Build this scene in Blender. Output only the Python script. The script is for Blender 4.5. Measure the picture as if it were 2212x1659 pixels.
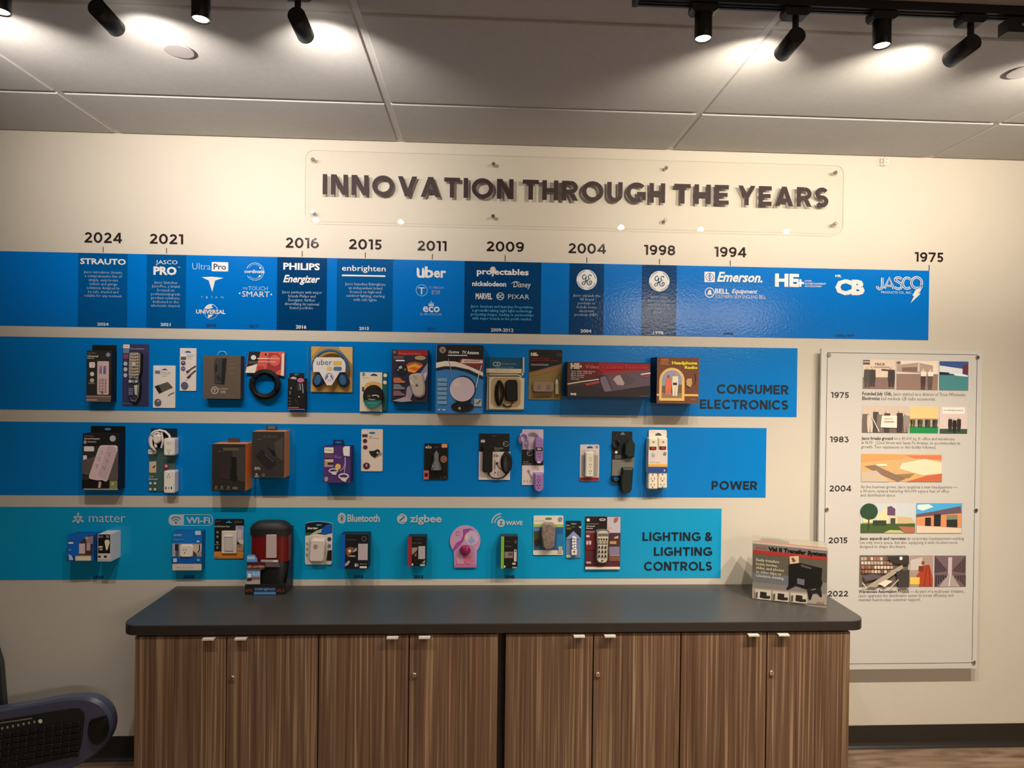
import bpy, math, random
from mathutils import Vector, Matrix
for o in list(bpy.data.objects): bpy.data.objects.remove(o)
random.seed(7)
S = bpy.context.scene
COL = S.collection
# ---------------------------------------------------------------- camera
FP, YAW, PIT, ROL, CD, CE, H = 1389.187, 0.04877, -0.00654, 0.0122, 2.90237, 1.69157, 2.7458
BX0, BA, TW, TD = -1.59014, 0.40861, 1.2192, 0.6096
def _axes():
    cy, sy, cp, sp, cr, sr = math.cos(YAW), math.sin(YAW), math.cos(PIT), math.sin(PIT), math.cos(ROL), math.sin(ROL)
    w = Vector((sy*cp, cy*cp, sp)); r = Vector((cy, -sy, 0)); u = r.cross(w)
    return r*cr + u*sr, u*cr - r*sr, w
AR, AU, AW = _axes()
CAMP = Vector((0, -CD, CE))
cam = bpy.data.cameras.new('camera'); cam.sensor_fit = 'HORIZONTAL'; cam.sensor_width = 36; cam.lens = FP/2212*36
cam.clip_start = 0.05
co = bpy.data.objects.new('camera', cam); COL.objects.link(co)
m3 = Matrix((AR, AU, -AW)).transposed().to_4x4(); m3.translation = CAMP
co.matrix_world = m3; S.camera = co
# ---------------------------------------------------------------- world, exposure
w = bpy.data.worlds.new('world'); S.world = w; w.use_nodes = True
w.node_tree.nodes['Background'].inputs[0].default_value = (1, .93, .84, 1)
w.node_tree.nodes['Background'].inputs[1].default_value = 0.0
S.view_settings.view_transform = 'Standard'; S.view_settings.look = 'None'
S.view_settings.exposure = 0.0; S.view_settings.gamma = 1; S.view_settings.use_curve_mapping = False
# lamp settings used by the track heads further down
WALL_W, DOWN_W, DOWN_R, ROOM_W = 30.0, 46.0, 92.0, (135.0, 115.0)
COL_L, COL_R = (1.0, .90, .79), (1.0, .87, .70)
# ---------------------------------------------------------------- pixel helpers: photo pixel -> point on a plane of the room
def ray(px, py): return AW*FP + AR*(px-1106) - AU*(py-829.5)
def onY(px, py, dep=0.0):
    v = ray(px, py); return CAMP + v*((CD-dep)/v.y)
def onZ(px, py, z):
    v = ray(px, py); return CAMP + v*((z-CE)/v.z)
# ---------------------------------------------------------------- materials
def lin(c): 
    c = c/255; return c/12.92 if c <= .04045 else ((c+.055)/1.055)**2.4
MC = {}
def newmat(name):
    m = bpy.data.materials.new(name); m.use_nodes = True
    return m, m.node_tree, m.node_tree.nodes['Principled BSDF']
def flat(rgb, rough=.45, metal=0, spec=.5, name=None):
    k = (tuple(round(c, 4) for c in rgb), rough, metal, spec)
    if k in MC: return MC[k]
    m, t, b = newmat(name or 'paint')
    n = t.nodes.new('ShaderNodeTexNoise'); n.inputs['Scale'].default_value = 60
    hs = t.nodes.new('ShaderNodeMapRange'); hs.inputs[3].default_value = max(.02, rough-.05); hs.inputs[4].default_value = rough+.05
    t.links.new(n.outputs[0], hs.inputs[0]); t.links.new(hs.outputs[0], b.inputs['Roughness'])
    b.inputs['Base Color'].default_value = (*rgb, 1); b.inputs['Metallic'].default_value = metal
    b.inputs['Specular IOR Level'].default_value = spec
    MC[k] = m; return m
LUM = [.5]
def K(c, rough=.5):                     # colour judged in the photo divided by the light level of its row
    if isinstance(c, bpy.types.Material): return c
    return flat([min(.86, lin(v)/LUM[0]) for v in c[:3]], rough, 0, .4)
def noisy(name, c1, c2, scale, rough=.5, bump=0, bscale=200, stretch=(1,1,1), spec=.5, detail=4):
    m, t, b = newmat(name)
    tc = t.nodes.new('ShaderNodeTexCoord'); mp = t.nodes.new('ShaderNodeMapping'); mp.inputs['Scale'].default_value = stretch
    n = t.nodes.new('ShaderNodeTexNoise'); n.inputs['Scale'].default_value = scale; n.inputs['Detail'].default_value = detail
    r = t.nodes.new('ShaderNodeMix'); r.data_type = 'RGBA'
    r.inputs[6].default_value = (*c1, 1); r.inputs[7].default_value = (*c2, 1)
    t.links.new(tc.outputs['Object'], mp.inputs[0]); t.links.new(mp.outputs[0], n.inputs[0])
    t.links.new(n.outputs[0], r.inputs[0]); t.links.new(r.outputs[2], b.inputs['Base Color'])
    b.inputs['Roughness'].default_value = rough; b.inputs['Specular IOR Level'].default_value = spec
    if bump:
        n2 = t.nodes.new('ShaderNodeTexNoise'); n2.inputs['Scale'].default_value = bscale; n2.inputs['Detail'].default_value = 3
        bp = t.nodes.new('ShaderNodeBump'); bp.inputs['Strength'].default_value = bump; bp.inputs['Distance'].default_value = .002
        t.links.new(tc.outputs['Object'], n2.inputs[0]); t.links.new(n2.outputs[0], bp.inputs['Height']); t.links.new(bp.outputs[0], b.inputs['Normal'])
    return m
M = {}
M['wall'] = noisy('wall_paint', (.60, .555, .485), (.64, .595, .52), 3, .42, .35, 260, spec=.4)
M['ceil'] = noisy('ceiling_tile', (.44, .438, .43), (.52, .515, .505), 40, .85, .25, 320)
M['tee'] = flat((.52, .51, .50), .5)
M['other_wall'] = noisy('far_paint', (.20, .18, .16), (.23, .21, .18), 2, .6)
M['base'] = noisy('rubber_base', (.016, .013, .011), (.022, .018, .015), 30, .4)
M['black'] = flat((.008, .008, .008), .38)
M['blackm'] = flat((.012, .012, .012), .6)
M['chrome'] = flat((.62, .60, .56), .16, 1)
M['alu'] = flat((.84, .82, .76), .3, .3)
M['brass'] = flat((.70, .58, .40), .22, 1)
M['top'] = noisy('counter_laminate', (.036, .033, .030), (.064, .060, .055), 240, .38, .12, 300)
M['edge'] = noisy('counter_edge', (.018, .013, .011), (.028, .021, .018), 90, .45)
M['gap'] = flat((.004, .0035, .003), .8)
def glassy(name, tint, k=.05, rough=.03, top=.5):      # thin clear sheet: mostly see-through, glossier at grazing view
    m = bpy.data.materials.new(name); m.use_nodes = True; t = m.node_tree; t.nodes.clear()
    o = t.nodes.new('ShaderNodeOutputMaterial'); mx = t.nodes.new('ShaderNodeMixShader')
    tr = t.nodes.new('ShaderNodeBsdfTransparent'); tr.inputs[0].default_value = (*tint, 1)
    gl = t.nodes.new('ShaderNodeBsdfGlossy'); gl.inputs['Roughness'].default_value = rough
    lw = t.nodes.new('ShaderNodeLayerWeight'); lw.inputs[0].default_value = .5
    pw = t.nodes.new('ShaderNodeMath'); pw.operation = 'POWER'; pw.inputs[1].default_value = 4
    ma = t.nodes.new('ShaderNodeMath'); ma.operation = 'MULTIPLY_ADD'; ma.inputs[1].default_value = top; ma.inputs[2].default_value = k
    t.links.new(lw.outputs['Facing'], pw.inputs[0]); t.links.new(pw.outputs[0], ma.inputs[0])
    t.links.new(ma.outputs[0], mx.inputs[0]); t.links.new(tr.outputs[0], mx.inputs[1]); t.links.new(gl.outputs[0], mx.inputs[2])
    t.links.new(mx.outputs[0], o.inputs[0]); return m
M['acrylic'] = glassy('clear_acrylic', (.995, .995, .99), .010, .0)
M['acrylic_edge'] = glassy('acrylic_edge', (.62, .62, .57), .12, .1)
M['clear'] = glassy('clear_plastic', (.97, .97, .97), .02, .14)
def emis(name, c, s):
    m = bpy.data.materials.new(name); m.use_nodes = True; t = m.node_tree; t.nodes.clear()
    o = t.nodes.new('ShaderNodeOutputMaterial'); e = t.nodes.new('ShaderNodeEmission'); e.inputs[0].default_value = (*c, 1); e.inputs[1].default_value = s
    t.links.new(e.outputs[0], o.inputs[0]); return m
M['lens'] = emis('lamp_lens', (1, .9, .78), 30)
def vinyl(name, c1, c2):
    m, t, b = newmat(name)
    tc = t.nodes.new('ShaderNodeTexCoord')
    n = t.nodes.new('ShaderNodeTexNoise'); n.inputs['Scale'].default_value = 1.4; n.inputs['Detail'].default_value = 1
    r = t.nodes.new('ShaderNodeMix'); r.data_type = 'RGBA'; r.inputs[6].default_value = (*c1, 1); r.inputs[7].default_value = (*c2, 1)
    t.links.new(tc.outputs['Object'], n.inputs[0]); t.links.new(n.outputs[0], r.inputs[0]); t.links.new(r.outputs[2], b.inputs['Base Color'])
    n2 = t.nodes.new('ShaderNodeTexNoise'); n2.inputs['Scale'].default_value = 95; n2.inputs['Detail'].default_value = 3
    bp = t.nodes.new('ShaderNodeBump'); bp.inputs['Strength'].default_value = .4; bp.inputs['Distance'].default_value = .001
    t.links.new(tc.outputs['Object'], n2.inputs[0]); t.links.new(n2.outputs[0], bp.inputs['Height']); t.links.new(bp.outputs[0], b.inputs['Normal'])
    b.inputs['Roughness'].default_value = .13; b.inputs['Specular IOR Level'].default_value = .35
    return m
M['vin1'] = vinyl('blue_vinyl', (.0, .155, .58), (.0, .18, .66))
M['vin2'] = vinyl('blue_vinyl', (.0, .185, .60), (.0, .21, .66))
M['vin3'] = vinyl('blue_vinyl', (.0, .20, .62), (.0, .22, .66))
M['vin4'] = vinyl('cyan_vinyl', (.003, .32, .62), (.003, .35, .68))
M['dark1'] = vinyl('navy_vinyl', (.0, .042, .155), (.0, .05, .18))
M['dark2'] = vinyl('navy_vinyl', (.0, .085, .30), (.0, .095, .33))
M['yr'] = vinyl('black_vinyl', (.022, .013, .014), (.028, .017, .018))
M['navytxt'] = flat((.0, .03, .12), .4)
M['blacktxt'] = flat((.006, .012, .02), .4)
M['white'] = flat((.72, .74, .76), .4)
M['lblue'] = flat((.28, .5, .74), .4)
M['caption'] = flat((.33, .44, .60), .4)
def wood():
    m, t, b = newmat('zebra_laminate'); N = t.nodes.new; L = t.links.new
    tc = N('ShaderNodeTexCoord'); oi = N('ShaderNodeObjectInfo')
    ad = N('ShaderNodeVectorMath'); ad.operation = 'ADD'
    cm = N('ShaderNodeCombineXYZ'); mu = N('ShaderNodeMath'); mu.operation = 'MULTIPLY'; mu.inputs[1].default_value = 40
    L(oi.outputs['Random'], mu.inputs[0]); L(mu.outputs[0], cm.inputs[0]); L(mu.outputs[0], cm.inputs[1])
    L(tc.outputs['Object'], ad.inputs[0]); L(cm.outputs[0], ad.inputs[1])
    def ns(sc, st, det, dist=0):
        mp = N('ShaderNodeMapping'); mp.inputs['Scale'].default_value = st; L(ad.outputs[0], mp.inputs[0])
        n = N('ShaderNodeTexNoise'); n.inputs['Scale'].default_value = sc; n.inputs['Detail'].default_value = det; n.inputs['Distortion'].default_value = dist
        L(mp.outputs[0], n.inputs[0]); return n
    a = ns(1, (116, 1, 1.3), 1.2, .6); c = ns(1, (330, 1, 2.5), 2); d = ns(1, (30, 1, .5), 1)
    r1 = N('ShaderNodeValToRGB'); e = r1.color_ramp.elements
    e[0].position = .30; e[0].color = (.115, .058, .033, 1); e[1].position = .72; e[1].color = (.345, .230, .135, 1)
    x = e.new(.46); x.color = (.152, .086, .052, 1); x = e.new(.56); x.color = (.182, .112, .069, 1); x = e.new(.62); x.color = (.262, .165, .096, 1)
    L(a.outputs[0], r1.inputs[0])
    mx = N('ShaderNodeMix'); mx.data_type = 'RGBA'; mx.blend_type = 'MULTIPLY'; mx.inputs[0].default_value = .75
    r2 = N('ShaderNodeMapRange'); r2.inputs[1].default_value = .3; r2.inputs[2].default_value = .7; r2.inputs[3].default_value = .82; r2.inputs[4].default_value = 1.15
    L(c.outputs[0], r2.inputs[0]); L(r1.outputs[0], mx.inputs[6]); L(r2.outputs[0], mx.inputs[7])
    m2 = N('ShaderNodeMix'); m2.data_type = 'RGBA'; m2.blend_type = 'MULTIPLY'; m2.inputs[0].default_value = .8
    r3 = N('ShaderNodeMapRange'); r3.inputs[1].default_value = .35; r3.inputs[2].default_value = .65; r3.inputs[3].default_value = .8; r3.inputs[4].default_value = 1.2
    L(d.outputs[0], r3.inputs[0]); L(mx.outputs[2], m2.inputs[6]); L(r3.outputs[0], m2.inputs[7])
    L(m2.outputs[2], b.inputs['Base Color']); b.inputs['Roughness'].default_value = .5; b.inputs['Specular IOR Level'].default_value = .3
    return m
M['wood'] = wood()
def plankmat():
    m, t, b = newmat('floor_plank'); N = t.nodes.new; L = t.links.new
    tc = N('ShaderNodeTexCoord'); oi = N('ShaderNodeObjectInfo'); ad = N('ShaderNodeVectorMath'); ad.operation = 'ADD'
    mu = N('ShaderNodeMath'); mu.operation = 'MULTIPLY'; mu.inputs[1].default_value = 30; L(oi.outputs['Random'], mu.inputs[0])
    cm = N('ShaderNodeCombineXYZ'); L(mu.outputs[0], cm.inputs[0]); L(mu.outputs[0], cm.inputs[1])
    L(tc.outputs['Object'], ad.inputs[0]); L(cm.outputs[0], ad.inputs[1])
    mp = N('ShaderNodeMapping'); mp.inputs['Scale'].default_value = (3, 20, 1); L(ad.outputs[0], mp.inputs[0])
    n = N('ShaderNodeTexNoise'); n.inputs['Scale'].default_value = 1.2; n.inputs['Detail'].default_value = 5; n.inputs['Distortion'].default_value = .8; L(mp.outputs[0], n.inputs[0])
    r = N('ShaderNodeValToRGB'); e = r.color_ramp.elements; e[0].position = .3; e[0].color = (.10, .062, .040, 1); e[1].position = .7; e[1].color = (.27, .19, .135, 1)
    L(n.outputs[0], r.inputs[0]); L(r.outputs[0], b.inputs['Base Color']); b.inputs['Roughness'].default_value = .45
    return m
M['plank'] = plankmat()
# ---------------------------------------------------------------- mesh builder and scene tree
class MB:
    def __init__(s): s.v = []; s.f = []; s.mi = []; s.ms = []; s.sm = []
    def mat(s, m):
        if m not in s.ms: s.ms.append(m)
        return s.ms.index(m)
    def add(s, vs, fs, m, smooth=False):
        b = len(s.v); i = s.mat(m); s.v += [Vector(x) for x in vs]
        for f in fs: s.f.append([b+k for k in f]); s.mi.append(i); s.sm.append(smooth)
    def bounds(s):
        return [min(p[i] for p in s.v) for i in range(3)], [max(p[i] for p in s.v) for i in range(3)]
    def mesh(s, name, off=Vector((0, 0, 0))):
        me = bpy.data.meshes.new(name); me.from_pydata([tuple(p-off) for p in s.v], [], s.f)
        for m in s.ms: me.materials.append(m)
        me.polygons.foreach_set('material_index', s.mi); me.polygons.foreach_set('use_smooth', s.sm); me.update(); return me
def obj(name, mb, parent=None, off=Vector((0, 0, 0))):
    o = bpy.data.objects.new(name, mb if isinstance(mb, bpy.types.Mesh) else mb.mesh(name, off)); COL.objects.link(o)
    if parent: o.parent = parent
    return o
def struct(name, mb, off=Vector((0, 0, 0))):
    o = obj(name, mb, None, off); o.location = off; o['kind'] = 'structure'; return o
def bx(mb, x0, y0, z0, x1, y1, z1, m):
    vs = [(x, y, z) for x in (x0, x1) for y in (y0, y1) for z in (z0, z1)]
    mb.add(vs, [(0, 1, 3, 2), (4, 6, 7, 5), (0, 4, 5, 1), (2, 3, 7, 6), (0, 2, 6, 4), (1, 5, 7, 3)], m)
def rrect(x0, z0, x1, z1, r, n=4):
    r = min(r, abs(x1-x0)/2.01, abs(z1-z0)/2.01)
    if r <= 0: return [(x0, z0), (x1, z0), (x1, z1), (x0, z1)]
    out = []
    for cx, cz, a in ((x1-r, z0+r, -90), (x1-r, z1-r, 0), (x0+r, z1-r, 90), (x0+r, z0+r, 180)):
        for k in range(n+1):
            t = math.radians(a+90*k/n); out.append((cx+r*math.cos(t), cz+r*math.sin(t)))
    return out
def slab(mb, pts, ya, yb, m, bev=0, smat=None):       # outline in x,z; front at y=ya, back at y=yb, optional bevelled front rim
    n = len(pts); cx = sum(p[0] for p in pts)/n; cz = sum(p[1] for p in pts)/n
    if bev:
        w_ = max(p[0] for p in pts)-min(p[0] for p in pts); h_ = max(p[1] for p in pts)-min(p[1] for p in pts)
        kx = 1-2*bev/w_; kz = 1-2*bev/h_; s = 1 if yb > ya else -1
        rings = [[(cx+(x-cx)*kx, ya, cz+(z-cz)*kz) for x, z in pts], [(x, ya+s*bev, z) for x, z in pts], [(x, yb, z) for x, z in pts]]
    else: rings = [[(x, ya, z) for x, z in pts], [(x, yb, z) for x, z in pts]]
    vs = [p for r in rings for p in r]; fs = []
    for k in range(len(rings)-1):
        for i in range(n): j = (i+1) % n; fs.append((k*n+i, (k+1)*n+i, (k+1)*n+j, k*n+j))
    mb.add(vs, [tuple(range(n))], m); b = len(mb.v)-len(vs)
    i_ = mb.mat(smat or m)
    for f in fs: mb.f.append([b+k for k in f]); mb.mi.append(i_); mb.sm.append(False)
    mb.f.append([b+(len(rings)-1)*n+k for k in reversed(range(n))]); mb.mi.append(mb.mat(m)); mb.sm.append(False)
def tube(mb, pts, r, m, n=8, closed=False, cap=True):
    pts = [Vector(p) for p in pts]; rings = []; N_ = len(pts)
    for i, p in enumerate(pts):
        a = pts[(i-1) % N_] if closed or i > 0 else p; b = pts[(i+1) % N_] if closed or i < N_-1 else p
        d = (b-a).normalized(); up = Vector((0, 0, 1)) if abs(d.z) < .9 else Vector((1, 0, 0))
        s_ = d.cross(up).normalized(); u_ = s_.cross(d)
        rr = r[i] if isinstance(r, (list, tuple)) else r
        rings.append([p + s_*rr*math.cos(2*math.pi*k/n) + u_*rr*math.sin(2*math.pi*k/n) for k in range(n)])
    vs = [q for g in rings for q in g]; fs = []
    for i in range(N_ if closed else N_-1):
        j = (i+1) % N_
        for k in range(n): l = (k+1) % n; fs.append((i*n+k, i*n+l, j*n+l, j*n+k))
    mb.add(vs, fs, m, True)
    if cap and not closed: mb.add(rings[0]+rings[-1], [tuple(range(n)), tuple(range(2*n-1, n-1, -1))], m)
def ellipsoid(mb, c, rx, ry, rz, m, n=14, k=8):
    vs = []; fs = []
    for i in range(k+1):
        t = math.pi*i/k
        for j in range(n): a = 2*math.pi*j/n; vs.append((c[0]+rx*math.sin(t)*math.cos(a), c[1]+ry*math.cos(t), c[2]+rz*math.sin(t)*math.sin(a)))
    for i in range(k):
        for j in range(n): l = (j+1) % n; fs.append((i*n+j, (i+1)*n+j, (i+1)*n+l, i*n+l))
    mb.add(vs, fs, m, True)
# text
TC = {}
def textmesh(s, bold=0, res=2):
    k = (s, bold, res)
    if k in TC: return TC[k]
    c = bpy.data.curves.new('t', 'FONT'); c.body = s; c.size = 1; c.offset = bold; c.resolution_u = res
    o = bpy.data.objects.new('t', c); COL.objects.link(o); bpy.context.view_layer.update()
    ev = o.evaluated_get(bpy.context.evaluated_depsgraph_get()); me = ev.to_mesh()
    vs = [(v.co.x, v.co.y) for v in me.vertices]; fs = [tuple(p.vertices) for p in me.polygons]
    ev.to_mesh_clear(); bpy.data.objects.remove(o); bpy.data.curves.remove(c)
    xs = [v[0] for v in vs] or [0, 1]; ys = [v[1] for v in vs] or [0, 1]
    TC[k] = (vs, fs, min(xs), max(xs), min(ys), max(ys)); return TC[k]

# geometric bold capitals and digits drawn as strokes
def _arc(cx, cy, rx, ry, a0, a1, n=14): return [(cx+rx*math.cos(math.radians(a0+(a1-a0)*k/n)), cy+ry*math.sin(math.radians(a0+(a1-a0)*k/n))) for k in range(n+1)]
def glyph(ch, t):
    h = t/2; P = []; q = t*1.12
    def bar(x0, y0, x1, y1): P.append([(x0, y0), (x1, y0), (x1, y1), (x0, y1)])
    def dg(x0, y0, x1, y1, tw=q): P.append([(x0, y0), (x0+tw, y0), (x1+tw, y1), (x1, y1)])
    def st(pts, closed=False):
        n = len(pts); A = []; B = []
        for i in range(n):
            p = pts[(i-1) % n] if closed or i else pts[i]; r = pts[(i+1) % n] if closed or i < n-1 else pts[i]
            dx, dy = r[0]-p[0], r[1]-p[1]; d = math.hypot(dx, dy) or 1
            A.append((pts[i][0]-dy/d*h, pts[i][1]+dx/d*h)); B.append((pts[i][0]+dy/d*h, pts[i][1]-dx/d*h))
        for i in range(n if closed else n-1): j = (i+1) % n; P.append([A[i], A[j], B[j], B[i]])
    if ch == 'I': w = t; bar(0, 0, t, 1)
    elif ch in 'HNMU':
        w = {'H': .76, 'N': .80, 'M': .92, 'U': .74}[ch]
        if ch == 'U': bar(0, .36, t, 1); bar(w-t, .36, w, 1); st(_arc(w/2, .36, w/2-h, .36-h+.012, 180, 360))
        else:
            bar(0, 0, t, 1); bar(w-t, 0, w, 1)
            if ch == 'H': bar(t, .5-h, w-t, .5+h)
            if ch == 'N': dg(0, 1, w-q*1.05, 0, q*1.05)
            if ch == 'M': dg(0, 1, w/2-q/2, .28); dg(w-q, 1, w/2-q/2, .28)
    elif ch in 'OQ0': w = 1.04 if ch == 'O' else .78; st(_arc(w/2, .5, w/2-h, .5-h+.012, 0, 345, 23), True)
    elif ch == 'C': w = .90; st(_arc(.51, .5, .51-h, .5-h+.012, 42, 318, 20))
    elif ch == 'G': w = .95; st(_arc(.51, .5, .51-h, .5-h+.012, 42, 300, 20)); bar(w-t, .12, w, .54); bar(.52, .54-t, w, .54)
    elif ch in 'ELFT':
        w = {'E': .66, 'L': .60, 'F': .64, 'T': .76}[ch]
        if ch == 'T': bar(0, 1-t, w, 1); bar(w/2-h, 0, w/2+h, 1-t)
        else:
            bar(0, 0, t, 1)
            if ch in 'EL': bar(t, 0, w, t)
            if ch in 'EF': bar(t, 1-t, w, 1); bar(t, .5-h*.95, w*.92, .5+h*.95)
    elif ch in 'PR':
        w = .74 if ch == 'P' else .78; b = .32 if ch == 'P' else .34; bar(0, 0, t, 1); r = (1-b)/2-h
        bar(t, 1-t, .40, 1); bar(t, b, .40, b+t); st(_arc(.40, (1+b)/2, w-.40-h-.02, r, -90, 90, 10))
        if ch == 'R': dg(w-q*1.05, 0, .34, b+.02, q*1.05)
    elif ch == 'A': w = .94; dg(0, 0, w/2-q/2, 1); dg(w-q, 0, w/2-q/2, 1); bar(.2, .20, w-.2, .20+t*.88)
    elif ch == 'V': w = .92; dg(0, 1, w/2-q/2, 0); dg(w-q, 1, w/2-q/2, 0)
    elif ch == 'W': w = 1.32; [dg(a, 1, b, 0, q*.95) for a, b in ((0, .32-h), (w/2-h, .32-h), (w/2-h, w-.32-h), (w-q*.95, w-.32-h))]
    elif ch == 'Y': w = .88; dg(0, 1, w/2-q/2, .40); dg(w-q, 1, w/2-q/2, .40); bar(w/2-h, 0, w/2+h, .45)
    elif ch in 'S358&':
        w = {'S': .68, '3': .66, '5': .66, '8': .72, '&': .82}[ch]; r = (1-2*h+.02)/4; R_ = w/2-h
        if ch == 'S': st(_arc(w/2, 1-h+.01-r, R_, r, 28, 180, 10)+_arc(w/2, 1-h+.01-r, R_, r, 190, 268, 5)+_arc(w/2, h-.01+r, R_, r, 90, 0, 6)+_arc(w/2, h-.01+r, R_, r, -10, -152, 9))
        if ch == '8': st(_arc(w/2, 1-h-r*.93, R_*.88, r*.95, 0, 340, 17), True); st(_arc(w/2, h+r*1.05, R_, r*1.06, 0, 340, 17), True)
        if ch == '3': st([(.04, 1-h), (w-t*.9, 1-h), (w*.48, .62)]); st(_arc(w/2-.02, h+.29-h/2, R_, .30-h/2, 88, -150, 12))
        if ch == '5': bar(.10, 1-t, w-.04, 1); dg(.08, .42, .10, 1, t); st(_arc(w/2-.02, .325, R_, .325-h, 118, -148, 12))
        if ch == '&': st(_arc(.36, .77, .2, .23-h, -50, 230, 12)+[(.70, .06)]); st([(.50, .62)]+_arc(.33, .29, .33-h, .29-h, 110, 300, 10)+[(.58, .20), (.74, .46)])
    elif ch == '1': w = .42; bar(w-t-.02, 0, w-.02, 1); P.append([(0, 1), (w-t, 1), (w-t, 1-t), (.03, 1-t)])
    elif ch == '2': w = .72; st(_arc(.35, .68, .33-h, .32-h, 165, -28, 12)+[(.12, h*1.1)]); bar(.03, 0, w, t)
    elif ch == '4': w = .80; bar(.49, 0, .49+t, 1); bar(0, .20, w, .20+t*.95); dg(0, .30, .49+t-q, 1)
    elif ch == '7': w = .72; bar(0, 1-t, w, 1); dg(.14, 0, w-q, 1-t)
    elif ch in '69':
        w = .73; pts = _arc(w/2, .335, w/2-h, .335-h, 0, 340, 17); g2 = _arc(w/2+.02, .5, w/2-h+.0, .5-h, 52, 190, 10)
        if ch == '9': pts = [(w-x, 1-y) for x, y in pts]; g2 = [(w-x, 1-y) for x, y in g2]
        st(pts, True); st(g2)
    elif ch == '-': w = .4; bar(.02, .38, .38, .38+t)
    else: w = .46
    return P, w
def BT_(s, x0, y0, x1, y1, col, t=.19, gap=.10, off=None, proj=None):
    polys = []; x = 0
    for ch in s:
        P, w_ = glyph(ch, t); polys += [[(x+a, b) for a, b in p] for p in P]; x += w_+(gap if ch != ' ' else 0)
    W = x-gap; L = None if proj else G.fr.at((x0+x1)/2, (y0+y1)/2); off = lay() if off is None and not proj else off
    for k_, p in enumerate(polys):
        v = [(x0+a/W*(x1-x0), y1-b*(y1-y0)) for a, b in p]; e_ = (k_ % 30)*.00001
        G.mb.add([proj(*q_)+Vector((0, -e_, 0)) if proj else G.fr.q(L, q_[0], q_[1], off+e_) for q_ in v], [tuple(range(len(v)))], K(col))
# ---------------------------------------------------------------- authoring context
class G: fr = None; thing = None; layer = 0; part = None; mb = None
class Frame:                                      # a flat piece of the room measured on an enlarged view of the photo
    def __init__(s, ox, oy, sc, Y=0.0, anchor=None):
        s.o = (ox, oy); s.s = sc; s.Y = Y; s.ac = anchor; s.N = Vector((0, -1, 0))
    @property
    def anchor(s): return s.loc(*s.ac) if s.ac else None
    def loc(s, cx, cy, Y=None):
        Y = s.Y if Y is None else Y; px = s.o[0]+cx/s.s; py = s.o[1]+cy/s.s
        P = onY(px, py, Y); ux = (onY(px+1, py, Y)-onY(px-1, py, Y)).x/2/s.s; uz = (onY(px, py+1, Y)-onY(px, py-1, Y)).z/2/s.s
        return cx, cy, P, Vector((ux, 0, 0)), Vector((0, 0, uz))
    def at(s, cx, cy): return s.anchor or s.loc(cx, cy)
    def q(s, L, x, y, off=0): return L[2] + L[3]*(x-L[0]) + L[4]*(y-L[1]) + s.N*off
class PFrame:                                     # frame on a turned box face, coordinates corrected for its slant
    def __init__(s, f, P, U, V): s.f = f; s.P = P; s.U = U; s.V = V; s.N = U.cross(V).normalized(); s.Y = None
    def at(s, cx, cy): return None
    def q(s, L, x, y, off=0):
        a, b = s.f(x, y); return s.P + s.U*a + s.V*b + s.N*off
def lay(): G.layer += 1; return .0004 + .00022*G.layer
def polyp(pts, col, off=None):
    xs = [p[0] for p in pts]; ys = [p[1] for p in pts]; L = G.fr.at((min(xs)+max(xs))/2, (min(ys)+max(ys))/2)
    off = lay() if off is None else off
    G.mb.add([G.fr.q(L, x, y, off) for x, y in pts], [tuple(range(len(pts)))], K(col))
def R(x0, y0, x1, y1, col, r=0): polyp(rrect(x0, y0, x1, y1, r, 3), col)
def E(cx, cy, rx, ry, col, n=20, a0=0, a1=360):
    pts = [(cx+rx*math.cos(math.radians(a0+(a1-a0)*k/n)), cy+ry*math.sin(math.radians(a0+(a1-a0)*k/n))) for k in range(n + (a1-a0 < 360))]
    polyp(pts, col)
def LN(pts, wd, col, closed=False):
    n = len(pts); xs = [p[0] for p in pts]; ys = [p[1] for p in pts]; L = G.fr.at((min(xs)+max(xs))/2, (min(ys)+max(ys))/2); off = lay()
    a = []; b = []
    for i in range(n):
        p = pts[(i-1) % n] if closed or i else pts[i]; q = pts[(i+1) % n] if closed or i < n-1 else pts[i]
        dx, dy = q[0]-p[0], q[1]-p[1]; d = math.hypot(dx, dy) or 1; nx, ny = -dy/d*wd/2, dx/d*wd/2
        a.append((pts[i][0]+nx, pts[i][1]+ny)); b.append((pts[i][0]-nx, pts[i][1]-ny))
    vs = [G.fr.q(L, x, y, off) for x, y in a+b]
    G.mb.add(vs, [(i, (i+1) % n, n+(i+1) % n, n+i) for i in range(n if closed else n-1)], K(col))
def RING(cx, cy, rx, ry, wd, col, n=24, a0=0, a1=360):
    c = a1-a0 >= 360
    LN([(cx+rx*math.cos(math.radians(a0+(a1-a0)*k/n)), cy+ry*math.sin(math.radians(a0+(a1-a0)*k/n))) for k in range(n+(not c))], wd, col, c)
def T(s, x0, y0, x1, y1, col, bold=.012, sh=0, res=2, off=None, ext=0):     # text fitted to its inked box
    vs, fs, a, b, c, d = textmesh(s, bold, res)
    L = G.fr.at((x0+x1)/2, (y0+y1)/2); off = lay() if off is None else off
    w_ = (b-a)+sh*(d-c)
    out = [G.fr.q(L, x0+((x-a)+sh*(y-c))/w_*(x1-x0), y1-(y-c)/(d-c)*(y1-y0), off) for x, y in vs]
    G.mb.add(out, fs, K(col))
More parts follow.
